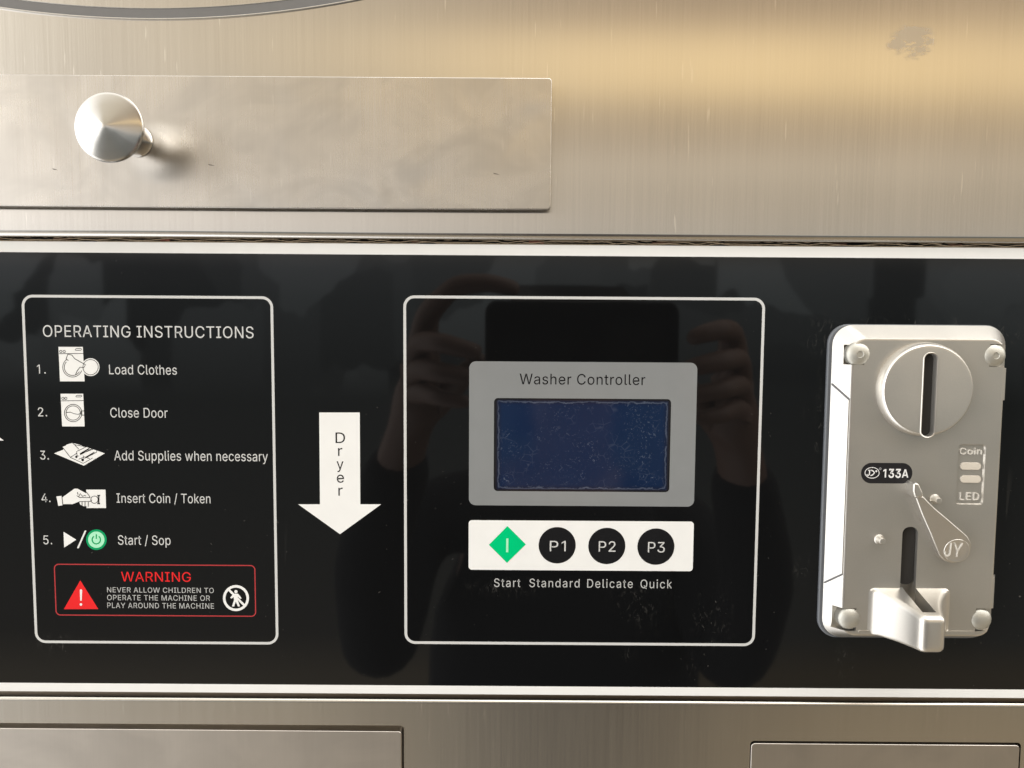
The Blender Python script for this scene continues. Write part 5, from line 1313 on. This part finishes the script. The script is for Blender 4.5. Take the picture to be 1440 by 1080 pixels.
bm = tilt(bm)
finish('return_lever', bm, M_ZINC, coin, smooth=40)
lv = coin
tip = z7(HLv + 2.4, (598, 82), (612, 74), (628, 80), (648, 124), (652, 150), (628, 156), (606, 152), (597, 120))
bm = prism(tip, HF - .4, HLv + 2.4, .7, 3)
finish('lever_tip', bm, M_ZINC, coin, smooth=45)
ccx, ccz = z7(HLv, (832, 442))[0]
bm = lathe(ccx, ccz, [(4.55, HLv - .05), (4.5, HLv + .12), (4.3, HLv + .2), (4.05, HLv + .12), (3.2, HLv + .05), (0, HLv + .03)], 40)
finish('lever_boss', tilt(bm), M_ZINC_DISC, coin, smooth=60)
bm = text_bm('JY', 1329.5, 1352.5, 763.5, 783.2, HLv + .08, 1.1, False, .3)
finish('raised_lettering', tilt(bm), M_GLINT, coin)
for px, py in ((1320.5, 704.5), (1241.5, 761.5)):
    x, z = at(px, py, HF + 3)
    bm = lathe(x, z, [(1.9, HF - .3), (1.9, HF + .2), (1.45, HF + .7), (1.25, HF + 2.6), (1.0, HF + 3.0), (0, HF + 3.05)], 24)
    finish('stop_peg', bm, M_ZINC, coin, smooth=40)

# lamp window with its words
for y0, y1 in ((650.5, 661), (668.8, 679.2)):
    q = rect_px(1350.5, y0, 1380, y1, HF - .5)
    bm = prism(rr(*q, (q[3] - q[1]) / 2 - .02, 8), HF - 1.4, HF - .35, .3, 2)
    finish('indicator_window', bm, M_LED, coin, smooth=40)
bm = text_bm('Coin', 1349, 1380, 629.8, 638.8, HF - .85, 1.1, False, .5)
finish('raised_lettering', bm, M_GLINT, coin)
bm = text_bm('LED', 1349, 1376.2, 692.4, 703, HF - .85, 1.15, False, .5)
finish('raised_lettering', bm, M_GLINT, coin)

# black sticker
z9 = lambda *pp: [at(1200 + a / 14.4, 640 + b / 14.4, HF) for a, b in pp]
q = rect_px(1210.8, 651, 1283, 679.8, HF)
bm = bmesh.new()
add_poly(bm, rr(*q, (q[3] - q[1]) / 2 - .02, 12), HF + .04, 0)
ell = lambda rx, ry: [(378 + rx * math.cos(2 * math.pi * i / 40), 358 + ry * math.sin(2 * math.pi * i / 40)) for i in range(40)]
add_ring(bm, z9(*ell(150, 115)), z9(*ell(136, 101)), HF + .07, 1)
k_ = 14.4 * 3.97
add_stroke(bm, z9((298, 305), (326, 305), (328, 350), (322, 392), (298, 414), (268, 392)), 24 / k_, HF + .07, 1)
add_stroke(bm, z9((346, 305), (378, 308), (404, 326), (428, 356), (404, 384), (378, 408), (344, 410)), 24 / k_, HF + .075, 1)
add_poly(bm, z9(*[(464 + 20 * math.cos(i * .5236), 326 + 20 * math.sin(i * .5236)) for i in range(12)]), HF + .07, 1)
add_ring(bm, z9(*[(545 + 27 * math.cos(i * .3927), 275 + 27 * math.sin(i * .3927)) for i in range(16)]), z9(*[(545 + 8 * math.cos(i * .3927), 275 + 8 * math.sin(i * .3927)) for i in range(16)]), HF + .07, 2)
merge(bm, text_bm('133A', 1242, 1277.5, 659.8, 671.6, HF + .07, 1.0, True), 1)
finish('black_sticker', bm, [M_STICK, M_STICKW, M_STICKG], coin)

# ------------------------------------------------------------------ the photographer, who shows only as a dim reflection in the glossy panel
def grow(name, nodes, links, root, m, sub=1, parent=None):
    """skin a skeleton of joints: {key: ((x, back, z) mm, radius mm or (rx, ry))}"""
    keys = list(nodes)
    me = bpy.data.meshes.new('tmp_skeleton')
    me.from_pydata([(nodes[k][0][0] * MM, -nodes[k][0][1] * MM, nodes[k][0][2] * MM) for k in keys], [(keys.index(a), keys.index(b)) for a, b in links], [])
    o = bpy.data.objects.new('tmp_skeleton', me)
    COL.objects.link(o)
    md = o.modifiers.new('skin', 'SKIN')
    md.use_smooth_shade = True
    if not me.skin_vertices:
        bm = bmesh.new()
        bm.from_mesh(me)
        bm.verts.layers.skin.verify()
        bm.to_mesh(me)
        bm.free()
    for i, k in enumerate(keys):
        r = nodes[k][1]
        r = r if isinstance(r, tuple) else (r, r)
        me.skin_vertices[0].data[i].radius = (r[0] * MM, r[1] * MM)
        me.skin_vertices[0].data[i].use_root = k == root
    sb = o.modifiers.new('sub', 'SUBSURF')
    sb.levels = sb.render_levels = sub
    bpy.context.view_layer.update()
    res = bpy.data.meshes.new_from_object(o.evaluated_get(bpy.context.evaluated_depsgraph_get()))
    bpy.data.objects.remove(o)
    bpy.data.meshes.remove(me)
    res.name = name
    for p in res.polygons:
        p.use_smooth = True
    return link_mesh(name, res, m, parent)


def arm_nodes(side):
    sx_ = (lambda x: x) if side == 'l' else (lambda x: 111 - x)
    dz_ = 0 if side == 'l' else -12
    P = {}
    def add(k, x, d, z, r):
        P[side + k] = ((sx_(x), d, z + dz_), r)
    add('shoulder', -135, 790, -265, 55)
    add('elbow', -165, 660, -420, 38)
    add('forearm', -150, 520, -255, 31)
    add('wrist', -98, 420, -112, (25, 19))
    add('palm', -80, 392, -66, (24, 15))
    for f, kx_, kd, kz_, c in (('i', -72, 362, 6, ((-47, 345, 30), (-18, 342, 32), (6, 344, 26))), ('m', -77, 358, -15, ((-56, 330, -16), (-38, 326, -20), (-24, 327, -24))),
                               ('r', -78, 358, -37, ((-58, 331, -39), (-40, 327, -42), (-27, 328, -45))), ('p', -75, 362, -57, ((-58, 334, -60), (-43, 330, -62), (-32, 331, -63)))):
        if side == 'r' and f == 'i':
            c = ((-56, 334, 8), (-38, 328, 4), (-26, 329, -1))
        add(f + '0', kx_, kd, kz_, 10.5)
        for i, (x, d, z) in enumerate(c):
            add(f + str(i + 1), x, d, z, (9, 8, 6.5)[i] if f != 'p' else (7.5, 6.5, 5.5)[i])
    add('t0', -66, 398, -74, 13)
    add('t1', -44, 376, -46, 10.5)
    add('t2', -22, 358, -28, 8.5)
    E = [(side + a, side + b) for a, b in (('shoulder', 'elbow'), ('elbow', 'forearm'), ('forearm', 'wrist'), ('wrist', 'palm'), ('palm', 'm0'), ('palm', 'i0'), ('palm', 'r0'), ('palm', 'p0'), ('palm', 't0'), ('t0', 't1'), ('t1', 't2'))]
    for f in 'imrp':
        E += [(side + f + str(i), side + f + str(i + 1)) for i in range(3)]
    return P, E


M_SKIN = simple('skin', (.24, .15, .115), .5)
M_SHIRT = simple('dark_cloth', (.012, .013, .016), .9)
M_HAIR = simple('black_hair', (.012, .010, .009), .6)
PX = 78
PZ = -195
nodes = {'pelvis': ((PX, 830, PZ - 560), (215, 120)), 'waist': ((PX, 825, PZ - 400), (205, 115)), 'chest': ((PX, 810, PZ - 200), (205, 115)), 'neckbase': ((PX, 795, PZ - 62), (70, 60)), 'neck': ((PX, 778, PZ), 52),
         'jaw': ((PX, 752, PZ + 55), (58, 66)), 'head': ((PX, 755, PZ + 125), (74, 88)), 'crown': ((PX, 765, PZ + 185), (58, 66)), 'nose': ((PX, 665, PZ + 92), 11), 'nose_root': ((PX, 685, PZ + 108), 14)}
links = [('pelvis', 'waist'), ('waist', 'chest'), ('chest', 'neckbase'), ('neckbase', 'neck'), ('neck', 'jaw'), ('jaw', 'head'), ('head', 'crown'), ('head', 'nose_root'), ('nose_root', 'nose')]
for sd in 'lr':
    n_, e_ = arm_nodes(sd)
    nodes.update(n_)
    links += e_ + [('neckbase', sd + 'shoulder')]
body = grow('person', nodes, links, 'pelvis', M_SKIN, 2)
tag(body, 'person in dark clothes holding up a phone, dimly mirrored in the black panel', 'person')
cn = {k: (v[0], tuple(q + 9 for q in v[1]) if isinstance(v[1], tuple) else v[1] + 9) for k, v in nodes.items() if k in ('pelvis', 'waist', 'chest', 'neckbase', 'lshoulder', 'lelbow', 'lforearm', 'lwrist', 'rshoulder', 'relbow', 'rforearm', 'rwrist')}
grow('shirt', cn, [(a, b) for a, b in links if a in cn and b in cn], 'pelvis', M_SHIRT, 2, body)
hn = {'a': ((PX, 800, PZ + 95), (72, 60)), 'b': ((PX, 785, PZ + 150), (80, 84)), 'c': ((PX, 775, PZ + 192), (64, 72))}
grow('hair', hn, [('a', 'b'), ('b', 'c')], 'b', M_HAIR, 2, body)
bm = prism(rr(-22, -58, 133, 18, 10, 8), 343, 335, 1.5, 3)
ph = finish('phone', bm, [simple('phone_glass', (.01, .01, .012), .12)], smooth=40)
tag(ph, 'dark phone held up in landscape by the person mirrored in the panel', 'phone')
